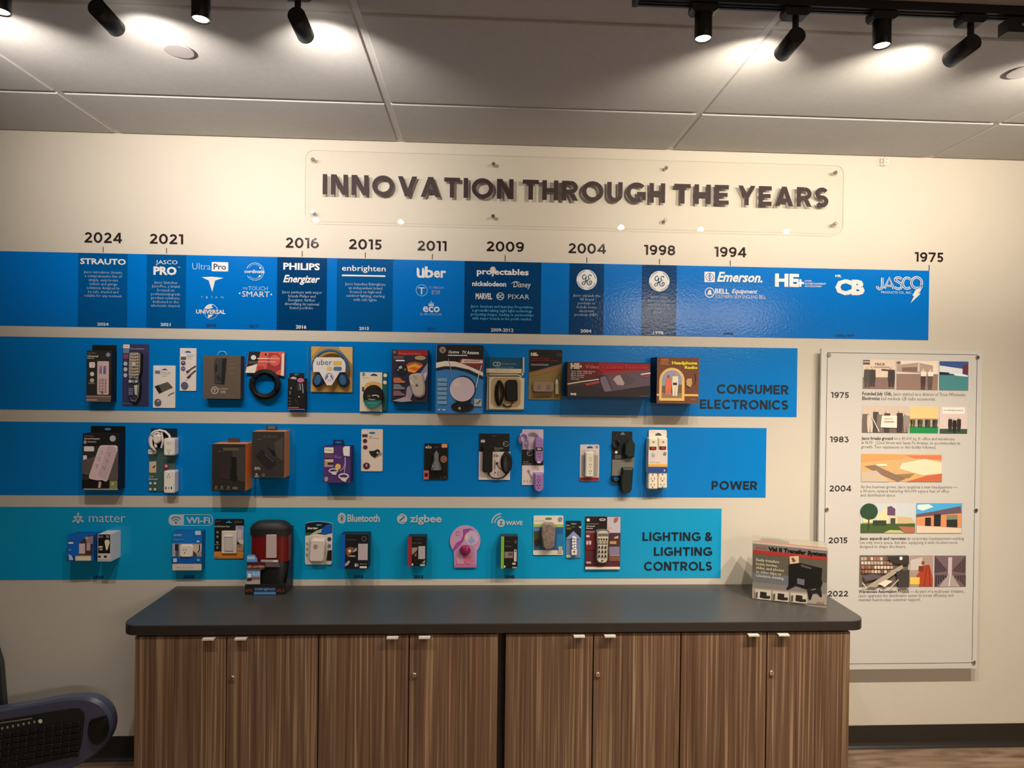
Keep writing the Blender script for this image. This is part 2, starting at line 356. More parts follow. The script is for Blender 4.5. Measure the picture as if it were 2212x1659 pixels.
def PARA(lines, x0, x1, y0, y1, col, al='c', bold=.0, colb=None):          # lines of small print; a tuple is (bold start, rest) of a line
    ms = []
    for l in lines:
        segs = [(l, bold, col)] if isinstance(l, str) else [(l[0], .022, colb or col), (l[1], bold, col)]
        out = []; x = 0
        for s_, b_, c_ in segs:
            if not s_: continue
            m_ = textmesh(s_, b_, 1); out.append((m_, x-m_[2], c_)); x += m_[3]-m_[2]+.28
        ms.append((out, x-.28))
    Wd = max(m[1] for m in ms); k = (x1-x0)/Wd
    n = len(lines); pitch = (y1-y0)/(n-.25) if n > 1 else 0; L = G.fr.at((x0+x1)/2, (y0+y1)/2); off = lay()
    ky = (pitch*.78/.75) if n > 1 else (y1-y0)/.73
    for i, (out, w_) in enumerate(ms):
        base = y0 + ky*.72 + i*pitch; w_ = w_*k
        sx = x0 if al == 'l' else (x1-w_ if al == 'r' else (x0+x1-w_)/2)
        for m_, dx, c_ in out: G.mb.add([G.fr.q(L, sx+(x+dx)*k, base-y*ky, off) for x, y in m_[0]], m_[1], K(c_))
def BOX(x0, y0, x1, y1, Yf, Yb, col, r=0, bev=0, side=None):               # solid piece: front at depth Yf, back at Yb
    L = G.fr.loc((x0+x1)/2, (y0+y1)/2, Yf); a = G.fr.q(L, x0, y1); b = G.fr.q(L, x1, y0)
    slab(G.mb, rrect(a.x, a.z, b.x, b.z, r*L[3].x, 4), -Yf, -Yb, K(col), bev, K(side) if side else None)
def SOL(pts, Yf, Yb, col, bev=0, side=None):
    xs = [p[0] for p in pts]; ys = [p[1] for p in pts]; L = G.fr.loc((min(xs)+max(xs))/2, (min(ys)+max(ys))/2, Yf)
    P = [G.fr.q(L, x, y) for x, y in pts]
    ar = sum(P[i].x*P[(i+1) % len(P)].z-P[(i+1) % len(P)].x*P[i].z for i in range(len(P)))
    if ar < 0: P.reverse()
    slab(G.mb, [(p.x, p.z) for p in P], -Yf, -Yb, K(col), bev, K(side) if side else None)
def TUB(pts, r, Y, col, closed=False, n=8):
    L = G.fr.loc(pts[0][0], pts[0][1], Y); ps = [G.fr.q(L, x, y) for x, y in pts]
    tube(G.mb, ps, r*L[3].x, K(col), n, closed)
def DOME(cx, cy, rx, ry, Yc, dep, col):
    L = G.fr.loc(cx, cy, Yc); ellipsoid(G.mb, L[2], rx*L[3].x, dep, -ry*L[4].z, K(col))
def arc(cx, cy, rx, ry, a0, a1, n=12): return [(cx+rx*math.cos(math.radians(a0+(a1-a0)*k/n)), cy+ry*math.sin(math.radians(a0+(a1-a0)*k/n))) for k in range(n+1)]
TH = []
class Thing:
    def __init__(s, name, label, cat, group=None): s.n = name; s.l = label; s.c = cat; s.g = group; s.parts = []
def begin(name, label, cat, fr=None, group=None):
    G.thing = Thing(name, label, cat, group); G.layer = 0
    if fr: G.fr = fr
def part(name, sub=False, label=None, keep=False):        # sub: child of the last main part
    G.mb = MB(); G.thing.parts.append([name, G.mb, sub, label])
    if not keep and not sub: pass
def end(mode='wall'):
    t = G.thing; lo = [1e9]*3; hi = [-1e9]*3
    for p in t.parts:
        if not p[1].v: continue
        a, b = p[1].bounds(); lo = [min(x, y) for x, y in zip(lo, a)]; hi = [max(x, y) for x, y in zip(hi, b)]
    org = Vector(((lo[0]+hi[0])/2, hi[1] if mode == 'wall' else (lo[1]+hi[1])/2, hi[2] if mode == 'hang' else lo[2]))
    live = [p for p in t.parts if p[1].v]
    if len(live) == 1: r = obj(t.n, live[0][1], None, org)
    else:
        r = bpy.data.objects.new(t.n, None); r.empty_display_size = .05; COL.objects.link(r)
    r.location = org; r['label'] = t.l; r['category'] = t.c
    if t.g: r['group'] = t.g
    if len(live) > 1:
        last = None
        for nme, mb, sub, lb in live:
            o = obj(nme, mb, last if sub and last else r, org)
            if lb: o['label'] = lb
            if not sub: last = o
    return r
# ================================================================ room shell
XL, XR, YB = -4.1, 5.3, -8.4
mb = MB(); bx(mb, XL-.1, 0, 0, XR+.1, .12, H+.12, M['wall']); struct('wall_back', mb)
mb = MB(); bx(mb, XL-.12, YB, 0, XL, 0, H+.12, M['other_wall']); struct('wall_left', mb)
mb = MB(); bx(mb, XR, YB, 0, XR+.12, 0, H+.12, M['other_wall']); struct('wall_right', mb)
mb = MB(); bx(mb, XL-.12, YB-.12, 0, XR+.12, YB, H+.12, M['other_wall']); struct('wall_front', mb)
# floor with planks
mb = MB(); bx(mb, XL-.1, YB-.1, -.12, XR+.1, .1, -.004, M['gap']); fl = struct('floor', mb)
PWd, PLn = .23, 1.4
mb = MB(); hw, hl = PWd/2-.001, PLn/2-.001
mb.add([(-hl, -hw, -.004), (hl, -hw, -.004), (hl, hw, -.004), (-hl, hw, -.004), (-hl+.001, -hw+.001, 0), (hl-.001, -hw+.001, 0), (hl-.001, hw-.001, 0), (-hl+.001, hw-.001, 0)],
       [(4, 5, 6, 7), (0, 1, 5, 4), (1, 2, 6, 5), (2, 3, 7, 6), (3, 0, 4, 7)], M['plank']); pm = mb.mesh('plank')
y = -.115; k = 0
while y > YB:
    x = XL+.6 - (k*.47 % 1.4)
    while x < XR+.3:
        o = obj('plank', pm, fl); o.location = (x, y, 0); x += PLn
    y -= PWd; k += 1
# baseboard: rubber cove with toe
def cove(name, x0, x1):
    mb = MB(); prof = [(0, .1016), (-.004, .1016), (-.005, .022), (-.008, .010), (-.016, .003), (-.022, 0), (0, 0)]
    n = len(prof); vs = [(x, p[0], p[1]) for x in (x0, x1) for p in prof]
    mb.add(vs, [(i, (i+1) % n, n+(i+1) % n, n+i) for i in range(n)]+[tuple(range(n)), tuple(range(2*n-1, n-1, -1))], M['base']); return struct(name, mb)
cove('baseboard_back', XL, XR)
for nm, x in (('baseboard_left', XL), ('baseboard_right', XR)):
    mb = MB(); s_ = 1 if x < 0 else -1; bx(mb, x, YB, 0, x+s_*.008, -.03, .1016, M['base']); struct(nm, mb)
mb = MB(); bx(mb, XL+.01, YB, 0, XR-.01, YB+.008, .1016, M['base']); struct('baseboard_front', mb)
# ceiling: deck, lay-in panels with a stepped edge, tees
mb = MB(); bx(mb, XL-.1, YB-.1, H+.05, XR+.1, .1, H+.11, M['other_wall']); ce = struct('ceiling', mb)
xs = [XL] + [BX0+TW*k for k in range(-2, 6) if XL+.05 < BX0+TW*k < XR-.05] + [XR]
ys = [0.0] + [-(BA+TD*k) for k in range(0, 13) if -(BA+TD*k) > YB+.05] + [YB]
PMc = {}
G_ = .011
for i in range(len(xs)-1):
    for j in range(len(ys)-1):
        a = xs[i]+(G_ if i else .02); b = xs[i+1]-(G_ if i < len(xs)-2 else .02); c = ys[j]-(G_ if j else .018); d = ys[j+1]+(G_ if j < len(ys)-2 else .018)
        key = (round(b-a, 3), round(c-d, 3))
        if key not in PMc:
            mb = MB(); w2, d2 = key[0]/2, key[1]/2
            vs = []
            for (q, z) in ((.0035, 0), (0, .004), (0, .012), (-.009, .012), (-.009, .02)):
                vs += [(-w2+q, -d2+q, z), (w2-q, -d2+q, z), (w2-q, d2-q, z), (-w2+q, d2-q, z)]
            fs = [(3, 2, 1, 0), (16, 17, 18, 19)]
            for l in range(4):
                for e_ in range(4): f_ = (e_+1) % 4; fs.append((l*4+e_, l*4+f_, l*4+4+f_, l*4+4+e_))
            mb.add(vs, fs, M['ceil']); PMc[key] = mb.mesh('ceiling_panel')
        o = obj('ceiling_panel', PMc[key], ce); o.location = ((a+b)/2, (c+d)/2, H)
mb = MB(); bx(mb, -.012, YB+.01, .006, .012, -.01, .010, M['tee']); bx(mb, -.001, YB+.01, .010, .001, -.01, .035, M['tee']); tm = mb.mesh('main_tee')
for x in xs[1:-1]: o = obj('main_tee', tm, ce); o.location = (x, 0, H)
mb = MB(); bx(mb, -TW/2+.013, -.012, .0065, TW/2-.013, .012, .0105, M['tee']); cm_ = mb.mesh('cross_tee')
for i in range(1, len(xs)-2):
    for y in ys[1:-1]: o = obj('cross_tee', cm_, ce); o.location = ((xs[i]+xs[i+1])/2, y, H)
mb = MB(); bx(mb, XL+.01, -.022, H+.004, XR-.01, -.0005, H+.007, M['tee']); o = obj('wall_angle', mb, ce)

# ================================================================ track lighting
ZT = H-.0005
def track(x0, x1, y, label):
    begin('light_track', label, 'light track', None)
    part('track_rail'); bx(G.mb, x0, y-.018, ZT-.024, x1, y+.018, ZT, M['black'])
    for s_ in (-1, 1): bx(G.mb, x0+.002, y+s_*.006-.0015, ZT-.027, x1-.002, y+s_*.006+.0015, ZT-.0235, M['blackm'])
    for e_, d_ in ((x0, -1), (x1, 1)):
        part('end_cap'); bx(G.mb, min(e_, e_+d_*.012), y-.019, ZT-.026, max(e_, e_+d_*.012), y+.019, ZT-.0005, M['blackm'])
    return end('hang')
YT = -1.165
track(-2.75, -.20, YT, 'black ceiling light track on the left, above the left half of the timeline')
track(.415, 3.1, YT, 'black ceiling light track on the right, above the poster')
def rot_to(d):
    return Vector(d).to_track_quat('-Z', 'Y').to_euler()
def head(x, kind, label, col, group='black cylinder track heads', L=.092, watt=None, aim=None):
    y = YT; begin('track_spotlight', label, 'spotlight', None)
    zb = ZT-.0275
    part('adapter_box')
    pr = [(-.037, 0), (.037, 0), (.037, -.012), (.024, -.022), (-.031, -.022), (-.037, -.014)]
    slab(G.mb, [(x+a, zb+b) for a, b in reversed(pr)], y-.017, y+.017, M['black'])
    R0 = .0235
    if kind == 'wall':
        sx = x+(.014 if x < 0 else -.014)*0
        zc = ZT-.101; d = Vector(aim or (0, 1, -.06)).normalized()
        part('stem'); tube(G.mb, [(x, y, zb-.0215), (x, y, zc+R0*.3)], .0085, M['black'], 12)
        a = Vector((x, y-.012, zc)); b = a + d*L
    else:
        d = Vector(aim or (0, 0, -1)).normalized(); a = Vector((x, y, zb-.0225)); b = Vector((x, y, 2.628))
    part('lamp_cylinder'); REC = .004
    tube(G.mb, [a, a+d*.0005, b-d*.0012, b], [R0-.0015, R0, R0, R0-.001], M['black'], 24, cap=False)
    tube(G.mb, [b, b-d*REC], [R0-.001, R0-.0045], M['black'], 24, cap=False)
    u = d.cross(Vector((1, 0, 0)) if abs(d.x) < .9 else Vector((0, 0, 1))).normalized(); v = d.cross(u)
    G.mb.add([a+u*(R0-.0015)*math.cos(t*math.pi/12)+v*(R0-.0015)*math.sin(t*math.pi/12) for t in range(24)], [tuple(range(24))], M['black'])
    part('lamp_lens'); c = b-d*(REC-.0003)
    G.mb.add([c+u*(R0-.0045)*math.cos(t*math.pi/12)+v*(R0-.0045)*math.sin(t*math.pi/12) for t in range(24)], [tuple(range(24))], M['lens'])
    r = end('hang')
    lt = bpy.data.lights.new('lamp_light', 'SPOT'); lt.energy = watt or (WALL_W if kind == 'wall' else (DOWN_W if x < .8 else DOWN_R)); lt.color = col
    lt.spot_size = math.radians(SPW if kind == 'wall' else SPD); lt.spot_blend = BLW if kind == 'wall' else BLD; lt.shadow_soft_size = .012
    lo = bpy.data.objects.new('lamp_light', lt); COL.objects.link(lo); lo.parent = r
    lo.location = (b + d*.004) - r.location; lo.rotation_euler = rot_to(d if kind == 'down' else (0, 1, -.12))
    return r
SPW, BLW, SPD, BLD = 106, 1.0, 125, .9
def HXP(px, py, Y=1.165): return onY(px, py, Y).x
HX = [(HXP(-190, 20), 'wall', 'black track head outside the left edge, aimed at the wall'),
      (HXP(1, 50), 'down', 'black track head at the left edge of the picture, glowing downward'),
      (HXP(215, 22), 'wall', 'wall-facing black track head left of the round ceiling cap'),
      (HXP(434, 20), 'down', 'glowing downward track head between the two wall-facing heads of the left track'),
      (HXP(643, 38), 'wall', 'black wall-facing track head nearest the inner end of the left track'),
      (HXP(1519, 70), 'down', 'glowing downward track head nearest the inner end of the right track'),
      (HXP(1718, 83), 'wall', 'wall-facing black track head between two glowing heads of the right track'),
      (HXP(1905, 70), 'down', 'glowing downward track head, second glowing one along the right track'),
      (HXP(2096, 100), 'wall', 'wall-facing black track head nearest the right edge of the picture'),
      (1.64, 'down', 'glowing downward track head just outside the right edge'),
      (1.90, 'wall', 'black track head just outside the right edge, aimed at the wall'),
      (2.17, 'down', 'glowing downward track head farther out along the right track'),
      (2.45, 'wall', 'black track head farthest right along the right track')]
for x, kd, lb in HX: head(x, kd, lb, COL_L if x < 0 else COL_R, watt=16 if x < -1.6 else (135 if kd == 'down' and x > 1.5 else None))
# recessed ceiling lights farther back in the room
for i_, (x, y) in enumerate(((BX0+TW*3.5, -(BA+TD*10.5)), (BX0+TW*4.5, -(BA+TD*10.5)))):
    begin('recessed_ceiling_light', ('left', 'right')[i_]+' recessed panel light in the ceiling behind the viewer', 'ceiling light')
    part('frame'); 
    for q in ((-.58, -.28, .58, -.262), (-.58, .262, .58, .28), (-.58, -.262, -.562, .262), (.562, -.262, .58, .262)): bx(G.mb, x+q[0], y+q[1], H-.008, x+q[2], y+q[3], H-.0005, M['tee'])
    part('diffuser'); bx(G.mb, x-.561, y-.261, H-.004, x+.561, y+.261, H-.001, emis('diffuser_glow', (1, .9, .76), 2.5)); r = end('hang')
    lt = bpy.data.lights.new('panel_light', 'AREA'); lt.shape = 'RECTANGLE'; lt.size = 1.1; lt.size_y = .5; lt.energy = ROOM_W[i_]; lt.color = (1, .87, .70)
    lo = bpy.data.objects.new('panel_light', lt); COL.objects.link(lo); lo.parent = r; lo.location = Vector((x, y, H-.012))-r.location
# power feed box at the right end of the view
begin('track_feed_box', 'black feed box on the right track at the right edge', 'electrical box')
part('feed_body'); px = onZ(2200, 42, ZT-.05); bx(G.mb, px.x-.012, YT-.017, ZT-.072, px.x+.11, YT+.017, ZT-.035, M['black'])
part('set_screw'); tube(G.mb, [(px.x+.03, YT-.017, ZT-.052), (px.x+.03, YT-.0195, ZT-.052)], .004, M['chrome'], 10); end('hang')
# round sprinkler caps
def cap(px, py, label):
    p = onZ(px, py, H); begin('ceiling_cap', label, 'ceiling cap')
    part('cover_disc'); zt = H-.0035
    tube(G.mb, [(p.x, p.y, H-.006), (p.x, p.y, H-.0052), (p.x, p.y, H-.003)], [.042, .045, .045], flat((.34, .32, .32), .6), 32)
    part('retaining_collar'); tube(G.mb, [(p.x, p.y, H-.0028), (p.x, p.y, H-.0003)], .038, M['tee'], 24); end('hang')
cap(388, 108, 'round white ceiling cap in the lit panel near the left track')
cap(2208, 154, 'round white ceiling cap cut by the right edge of the picture')
# S hook
fr = Frame(1360, 0, 2.596, .03)
begin('s_hook', 'small white hook at the top of the wall, right of the acrylic sign', 'hook', fr)
part('hook_wire'); TUB(arc(1440, 893, 12, 11, 0, -240, 10)+arc(1440, 911, 12, 11, -60, 170, 10), 3.2, .03, flat((.85, .84, .80), .4)); end()

# ================================================================ blue timeline banners
def quad_banner(tl, tr, br, bl):
    P = [onY(*q, 0) for q in (tl, tr, br, bl)]
    z1 = (P[0].z+P[1].z)/2; z0 = (P[2].z+P[3].z)/2; x1 = (P[1].x+P[2].x)/2
    return -2.9, x1, z0, z1
BN = [((0, 543.5), (2007, 584), (2005, 735), (0, 703), 'vin1'), ((0, 727), (1723, 752), (1720, 902), (0, 883), 'vin2'),
      ((0, 909), (1656, 926), (1653, 1075.5), (0, 1068), 'vin3'), ((0, 1093), (1559, 1100), (1556, 1250), (0, 1250.5), 'vin4')]
BD = .0015
def banner(i, label):
    tl, tr, br, bl, m = BN[i]; x0, x1, z0, z1 = quad_banner(tl, tr, br, bl)
    begin('timeline_banner', label, 'banner'); part('vinyl_sheet'); bx(G.mb, x0, -BD, z0, x1, -.0002, z1, M[m])
    return x0, x1, z0, z1
x0b, x1b, z0b, z1b = banner(0, 'top blue vinyl banner with white brand logos and captions, longest of the four')
def panel(pa, pb, m):
    a = onY(pa, 640, 0).x; b = onY(pb, 640, 0).x
    part('year_panel'); G.mb.add([(a, -BD-.0004, z0b+.0005), (b, -BD-.0004, z0b+.0005), (b, -BD-.0004, z1b-.0005), (a, -BD-.0004, z1b-.0005)], [(0, 1, 2, 3)], M[m])
panel(169, 275.5, 'dark2'); panel(317, 402, 'dark2'); panel(598.5, 706, 'dark1'); panel(727.5, 848.5, 'dark2'); panel(1003, 1168.5, 'dark1'); panel(1229.5, 1304, 'dark1'); panel(1386, 1461, 'dark1')
WH, LB, CP = M['white'], M['lblue'], M['caption']
def P1(): G.layer = 4
FS = [Frame(0, 490, 5.267, BD), Frame(400, 490, 5.267, BD), Frame(800, 490, 5.267, BD), Frame(1200, 490, 5.267, BD), Frame(1500, 490, 4.096, BD)]
def lg(name='logo_print'): part(name); G.layer = 4
G.fr = FS[0]
lg(); T('STRAUTO', 915, 362, 1435, 430, WH, .03)
lg('caption_print'); PARA(['Jasco introduces Strauto,', 'a comprehensive line of', 'simple, easy-to-use', 'vehicle and garage', 'solutions designed to', 'be safe, trusted and', 'reliable for any moment.'], 955, 1400, 498, 800, CP)
lg('year_print'); T('2024', 1108, 1090, 1238, 1126, WH, .03)
lg(); T('JASCO', 1775, 380, 2022, 440, WH, .0); T('PRO', 1748, 452, 2012, 550, WH, .045); T('TM', 2025, 455, 2052, 468, WH)
lg('caption_print'); PARA(['Jasco launches', 'JascoPro, a brand', 'focused on', 'professional-grade', 'product solutions,', 'dedicated to the', 'wholesale channel.'], 1718, 2055, 615, 912, CP)
lg('year_print'); T('2021', 1828, 1093, 1943, 1130, WH, .03)
G.fr = FS[1]
lg(); T('Ultra', 82, 412, 292, 488, LB, -.004); R(303, 402, 492, 508, WH, 10); T('Pro', 325, 422, 468, 488, M['navytxt'], .02)
lg(); polyp([(188, 575), (310, 568), (438, 580), (375, 600), (342, 612), (310, 740), (268, 610), (230, 595)], WH)
for ch, a, b in (('T', 182, 204), ('I', 240, 256), ('T', 296, 316), ('A', 345, 370), ('N', 410, 436)): T(ch, a, 790, b, 815, LB, .0)
lg(); RING(295, 966, 78, 84, 6, WH, 28, 190, 350); RING(295, 966, 78, 84, 5, LB, 28, 20, 160); polyp([(222, 930), (262, 888), (318, 884), (300, 905), (322, 922), (262, 938)], WH); polyp([(262, 1000), (322, 998), (300, 1024), (262, 1040)], WH); T('UNIVERSAL', 126, 942, 462, 992, WH, .035)
lg('year_print'); T('2018', 240, 1103, 352, 1140, M['navytxt'], .03)
lg(); RING(797, 510, 100, 98, 8, LB, 28, -160, 150); RING(797, 510, 82, 80, 5, LB, 28, -150, 140); T('cordinate', 675, 488, 905, 528, WH, .02); polyp([(845, 455), (872, 468), (850, 482)], WH); polyp([(832, 575), (850, 545), (862, 565)], WH)
lg(); T('my', 660, 690, 714, 720, CP, 0); T('TOUCH', 718, 678, 940, 724, LB, .0); T('SMART', 650, 735, 962, 798, WH, .0); polyp([(610, 750), (636, 750), (622, 770)], WH); polyp([(968, 778), (994, 778), (982, 758)], WH)
lg('year_print'); T('2017', 728, 1112, 836, 1148, M['navytxt'], .03)
lg(); T('PHILIPS', 1118, 412, 1534, 492, WH, .035); lg(); T('Energizer', 1108, 550, 1545, 662, WH, .028, .32)
lg('caption_print'); PARA(['Jasco partners with major', 'brands Philips and', 'Energizer, further', 'diversifying its national', 'brand portfolio.'], 1102, 1555, 726, 938, CP)
lg('year_print'); T('2016', 1260, 1118, 1380, 1160, WH, .03)
lg(); T('enbrighten', 1785, 440, 2282, 525, WH, .008); R(1785, 548, 2278, 566, WH)
lg('caption_print'); PARA(['Jasco launches Enbrighten,', 'an independent brand', 'focused on high-end', 'outdoor lighting, starting', 'with café lights.'], 1818, 2285, 634, 845, CP)
lg('year_print'); T('2015', 1980, 1138, 2092, 1174, WH, .03)
G.fr = FS[2]
lg(); T('u', 528, 488, 618, 582, WH, .03); E(540, 478, 12, 12, WH); E(600, 480, 12, 12, WH); T('b', 620, 452, 720, 582, WH, .03); T('er', 722, 498, 862, 582, WH, .03)
lg(); RING(585, 723, 64, 64, 6, LB); T('T', 545, 690, 622, 768, WH, .0); T('T-TECH', 665, 680, 832, 706, LB, -.005); T('BY TUMI', 700, 722, 790, 772, CP, -.005)
lg(); T('eco', 598, 905, 790, 972, WH, .02); T('SURVIVOR', 565, 982, 815, 1010, LB, -.005)
for a, b, c in ((660, 680, 862), (680, 702, 840), (702, 724, 855)): polyp([(a, 900), ((a+b)/2, c), (b, 900)], WH)
lg('year_print'); T('2011', 645, 1143, 742, 1180, M['navytxt'], .03)
lg(); E(1395, 492, 34, 40, (150, 140, 140)); T('projectables', 1212, 478, 1802, 570, WH, .03)
lg(); T('nickelodeon', 1160, 620, 1545, 678, WH, .03); lg(); T('Disney', 1625, 625, 1828, 710, WH, .0, .15)
LN(arc(1660, 690, 70, 66, -140, -60, 8), 5, WH)
lg(); T('MARVEL', 1198, 755, 1385, 825, WH, .03); lg(); RING(1478, 790, 40, 40, 7, WH); T('DC', 1448, 770, 1508, 812, WH, .03); lg(); T('PIXAR', 1568, 770, 1808, 822, WH, -.01)
lg('caption_print'); PARA(['Jasco develops and launches Projectables,', 'a groundbreaking night light technology', 'projecting images, leading to partnerships', 'with major brands in the youth market.'], 1142, 1858, 890, 1060, (70, 140, 185))
lg('year_print'); T('2009-2012', 1370, 1155, 1628, 1195, WH, .02)
def ge(cx, cy, r, fg, bg):
    E(cx, cy, r, r, fg, 32); RING(cx, cy, r*.88, r*.88, r*.045, bg, 24, 20, 80); RING(cx, cy, r*.88, r*.88, r*.045, bg, 24, 110, 170); RING(cx, cy, r*.88, r*.88, r*.045, bg, 24, 200, 260); RING(cx, cy, r*.88, r*.88, r*.045, bg, 24, 290, 350)
    w_ = r*.075
    LN([(cx+r*a, cy+r*b) for a, b in ((-.12, -.42), (-.22, -.50), (-.38, -.44), (-.44, -.24), (-.36, -.06), (-.20, -.06), (-.10, -.20), (-.06, -.36), (-.08, -.10), (-.12, .20), (-.20, .42), (-.38, .50), (-.48, .38), (-.38, .24), (-.10, .14), (.10, .02))], w_, bg)
    LN([(cx+r*a, cy+r*b) for a, b in ((.46, -.34), (.40, -.48), (.26, -.48), (.14, -.34), (.18, -.16), (.32, -.10), (.16, -.04), (.04, .14), (.04, .36), (.20, .50), (.40, .44), (.50, .26), (.44, .12), (.30, .12), (.24, .26), (.32, .34))], w_, bg)
G.fr = FS[3]
lg(); ge(355, 603, 116, WH, M['dark1']); lg('caption_print'); PARA(['Jasco expands the', 'GE brand', 'portfolio to', 'include home', 'electronic', 'products (HEP).'], 198, 508, 764, 1015, CP)
lg('year_print'); T('2004', 282, 1166, 408, 1205, WH, .03)
lg(); ge(1180, 619, 116, WH, M['dark1']); lg('caption_print'); PARA(['Jasco\'s first', 'licensed brand,', 'marking a key', 'milestone in its', 'growth.'], 1046, 1302, 780, 984, CP)
lg('year_print'); T('1998', 1110, 1186, 1226, 1224, WH, .03)
G.fr = FS[4]
lg(); R(88, 398, 180, 490, WH, 3); RING(134, 444, 34, 34, 5, M['vin1']); RING(134, 444, 16, 16, 4, M['vin1']); R(130, 408, 138, 480, M['vin1']); T('Emerson.', 197, 402, 622, 492, WH, .03, .3)
lg(); RING(134, 582, 40, 42, 7, WH); polyp([(106, 600), (118, 588), (122, 566), (134, 556), (146, 566), (150, 588), (162, 600)], WH); T('BELL', 182, 548, 305, 592, WH, .03); T('Equipment', 325, 552, 560, 602, WH, .02, .3); T('SOUTHERN NEW ENGLAND BELL', 182, 603, 630, 634, WH, -.005)
lg('year_print'); T('1994', 262, 934, 342, 956, M['navytxt'], .03)
lg(); T('HE', 712, 415, 925, 532, WH, .05); T('+', 905, 465, 968, 530, WH, .04); T('HOME', 975, 472, 1035, 486, WH, .01); T('ENTERTAINMENT', 975, 496, 1162, 512, WH, .01); T('ACCESSORIES', 975, 518, 1122, 534, WH, .01)
lg(); T('MR.', 1245, 424, 1302, 448, WH, .03); T('CB', 1245, 465, 1505, 606, WH, .06)
lg('year_print'); T('1975-1977', 1248, 952, 1416, 976, M['navytxt'], .02)
lg()
for wd, cc in ((22, WH), (6, M['vin1'])):
    LN([(1660, 450)]+arc(1638, 525, 22, 26, 0, 180, 8), wd, cc); LN([(1680, 548), (1722, 452), (1762, 548)], wd, cc); LN([(1702, 522), (1745, 522)], wd*.8, cc)
    LN(arc(1800, 472, 30, 22, -20, -180, 8)+arc(1800, 522, 34, 28, -60, 160, 8), wd, cc); LN(arc(1880, 500, 40, 48, -45, -315, 12), wd, cc)
    LN(arc(1962, 496, 46, 48, 60, 400, 18)+[(2008, 520), (1975, 590), (1950, 600)], wd, cc)
polyp([(1950, 560), (1998, 545), (1972, 590), (1996, 592), (1908, 678), (1938, 612), (1922, 612)], WH); T('PRODUCTS CO., INC.', 1648, 572, 1920, 596, WH, .0)
end()
banner(1, 'second blue vinyl banner from the top, reading CONSUMER ELECTRONICS'); G.fr = Frame(1390, 740, 6.32, BD); BT = M['blacktxt']
part('title_print'); G.layer = 4; BT_('CONSUMER', 1003, 575, 1980, 700, BT, .20, .13); part('title_print'); G.layer = 4; BT_('ELECTRONICS', 772, 782, 1975, 908, BT, .20, .13); end()
banner(2, 'third blue vinyl banner from the top, reading POWER'); G.fr = Frame(1380, 910, 7.373, BD)
part('title_print'); G.layer = 4; BT_('POWER', 1160, 952, 1885, 1088, BT, .20, .13); end()
banner(3, 'lowest banner, lighter cyan vinyl, reading LIGHTING & LIGHTING CONTROLS'); G.fr = Frame(1350, 1095, 7.373, BD)
part('title_print'); G.layer = 4; BT_('LIGHTING', 280, 402, 1205, 540, BT, .20, .13); part('title_print'); G.layer = 4; BT_('&', 1272, 400, 1390, 542, BT, .20, .13); part('title_print'); G.layer = 4; BT_('LIGHTING', 462, 640, 1388, 776, BT, .20, .13); part('title_print'); G.layer = 4; BT_('CONTROLS', 305, 872, 1385, 1012, BT, .20, .13)
GW = flat((.50, .60, .68), .4)
G.fr = Frame(130, 1095, 9.759, BD); lg()
for k in range(3):
    a = math.radians(120*k-90); c, s_ = math.cos(a), math.sin(a); cx, cy = 383, 250
    def q(u, v): return (cx+u*c-v*s_, cy+(u*s_+v*c)*.95)
    LN([q(135, 0), q(60, 0)], 38, GW); LN([q(52, -82), q(44, -40), q(34, 0), q(44, 40), q(52, 82)], 32, GW); 
T('matter', 612, 170, 1385, 322, GW, .0, 0, 3)
lg('year_print'); T('2024', 680, 1445, 918, 1512, M['navytxt'], .03)
G.fr = Frame(350, 1095, 9.758, BD); lg(); LN(rrect(150, 162, 1068, 388, 90, 5), 14, GW, True); polyp(rrect(150, 162, 300, 388, 90, 5)[5:]and[(465, 162), (465, 388)]+[(p[0], p[1]) for p in arc(240, 298, 90, 90, 90, 180, 5)]+[(p[0], p[1]) for p in arc(240, 252, 90, 90, 180, 270, 5)], GW)
DB = flat((.06, .16, .28), .4)
RING(300, 330, 118, 120, 22, DB, 12, -145, -35); RING(300, 330, 66, 66, 20, DB, 12, -145, -35); E(298, 328, 22, 22, DB); T('Wi-Fi', 515, 212, 1018, 350, GW, .03, 0, 3)
lg('year_print'); T('2020', 455, 1435, 690, 1505, M['navytxt'], .03)
G.fr = Frame(640, 1095, 9.759, BD); lg(); polyp(rrect(878, 122, 1045, 350, 83, 6), GW); LN([(912, 190), (1005, 275), (962, 320), (962, 155), (1005, 198), (912, 285)], 14, DB); T('Bluetooth', 1078, 155, 1762, 318, GW, .03, 0, 3)
lg('year_print'); T('2015', 1212, 1435, 1415, 1500, M['navytxt'], .03)
G.fr = Frame(840, 1095, 9.759, BD); lg(); E(280, 250, 108, 108, GW, 32); LN([(225, 295), (335, 200)], 32, DB); LN([(200, 175), (330, 178)], 9, DB); LN([(235, 322), (360, 318)], 9, DB); T('zigbee', 445, 160, 1112, 375, GW, .025, 0, 3)
lg('year_print'); T('2013', 525, 1437, 726, 1508, M['navytxt'], .03)
G.fr = Frame(1040, 1095, 9.617, BD); lg(); E(408, 332, 82, 84, GW, 28); T('Z', 370, 290, 448, 375, DB, .05); RING(415, 345, 200, 205, 26, GW, 12, -178, -92); RING(415, 345, 140, 145, 24, GW, 12, -175, -92); T('WAVE', 500, 288, 855, 380, GW, .05)
lg('year_print'); T('2008', 468, 1412, 690, 1482, M['navytxt'], .03)
end()
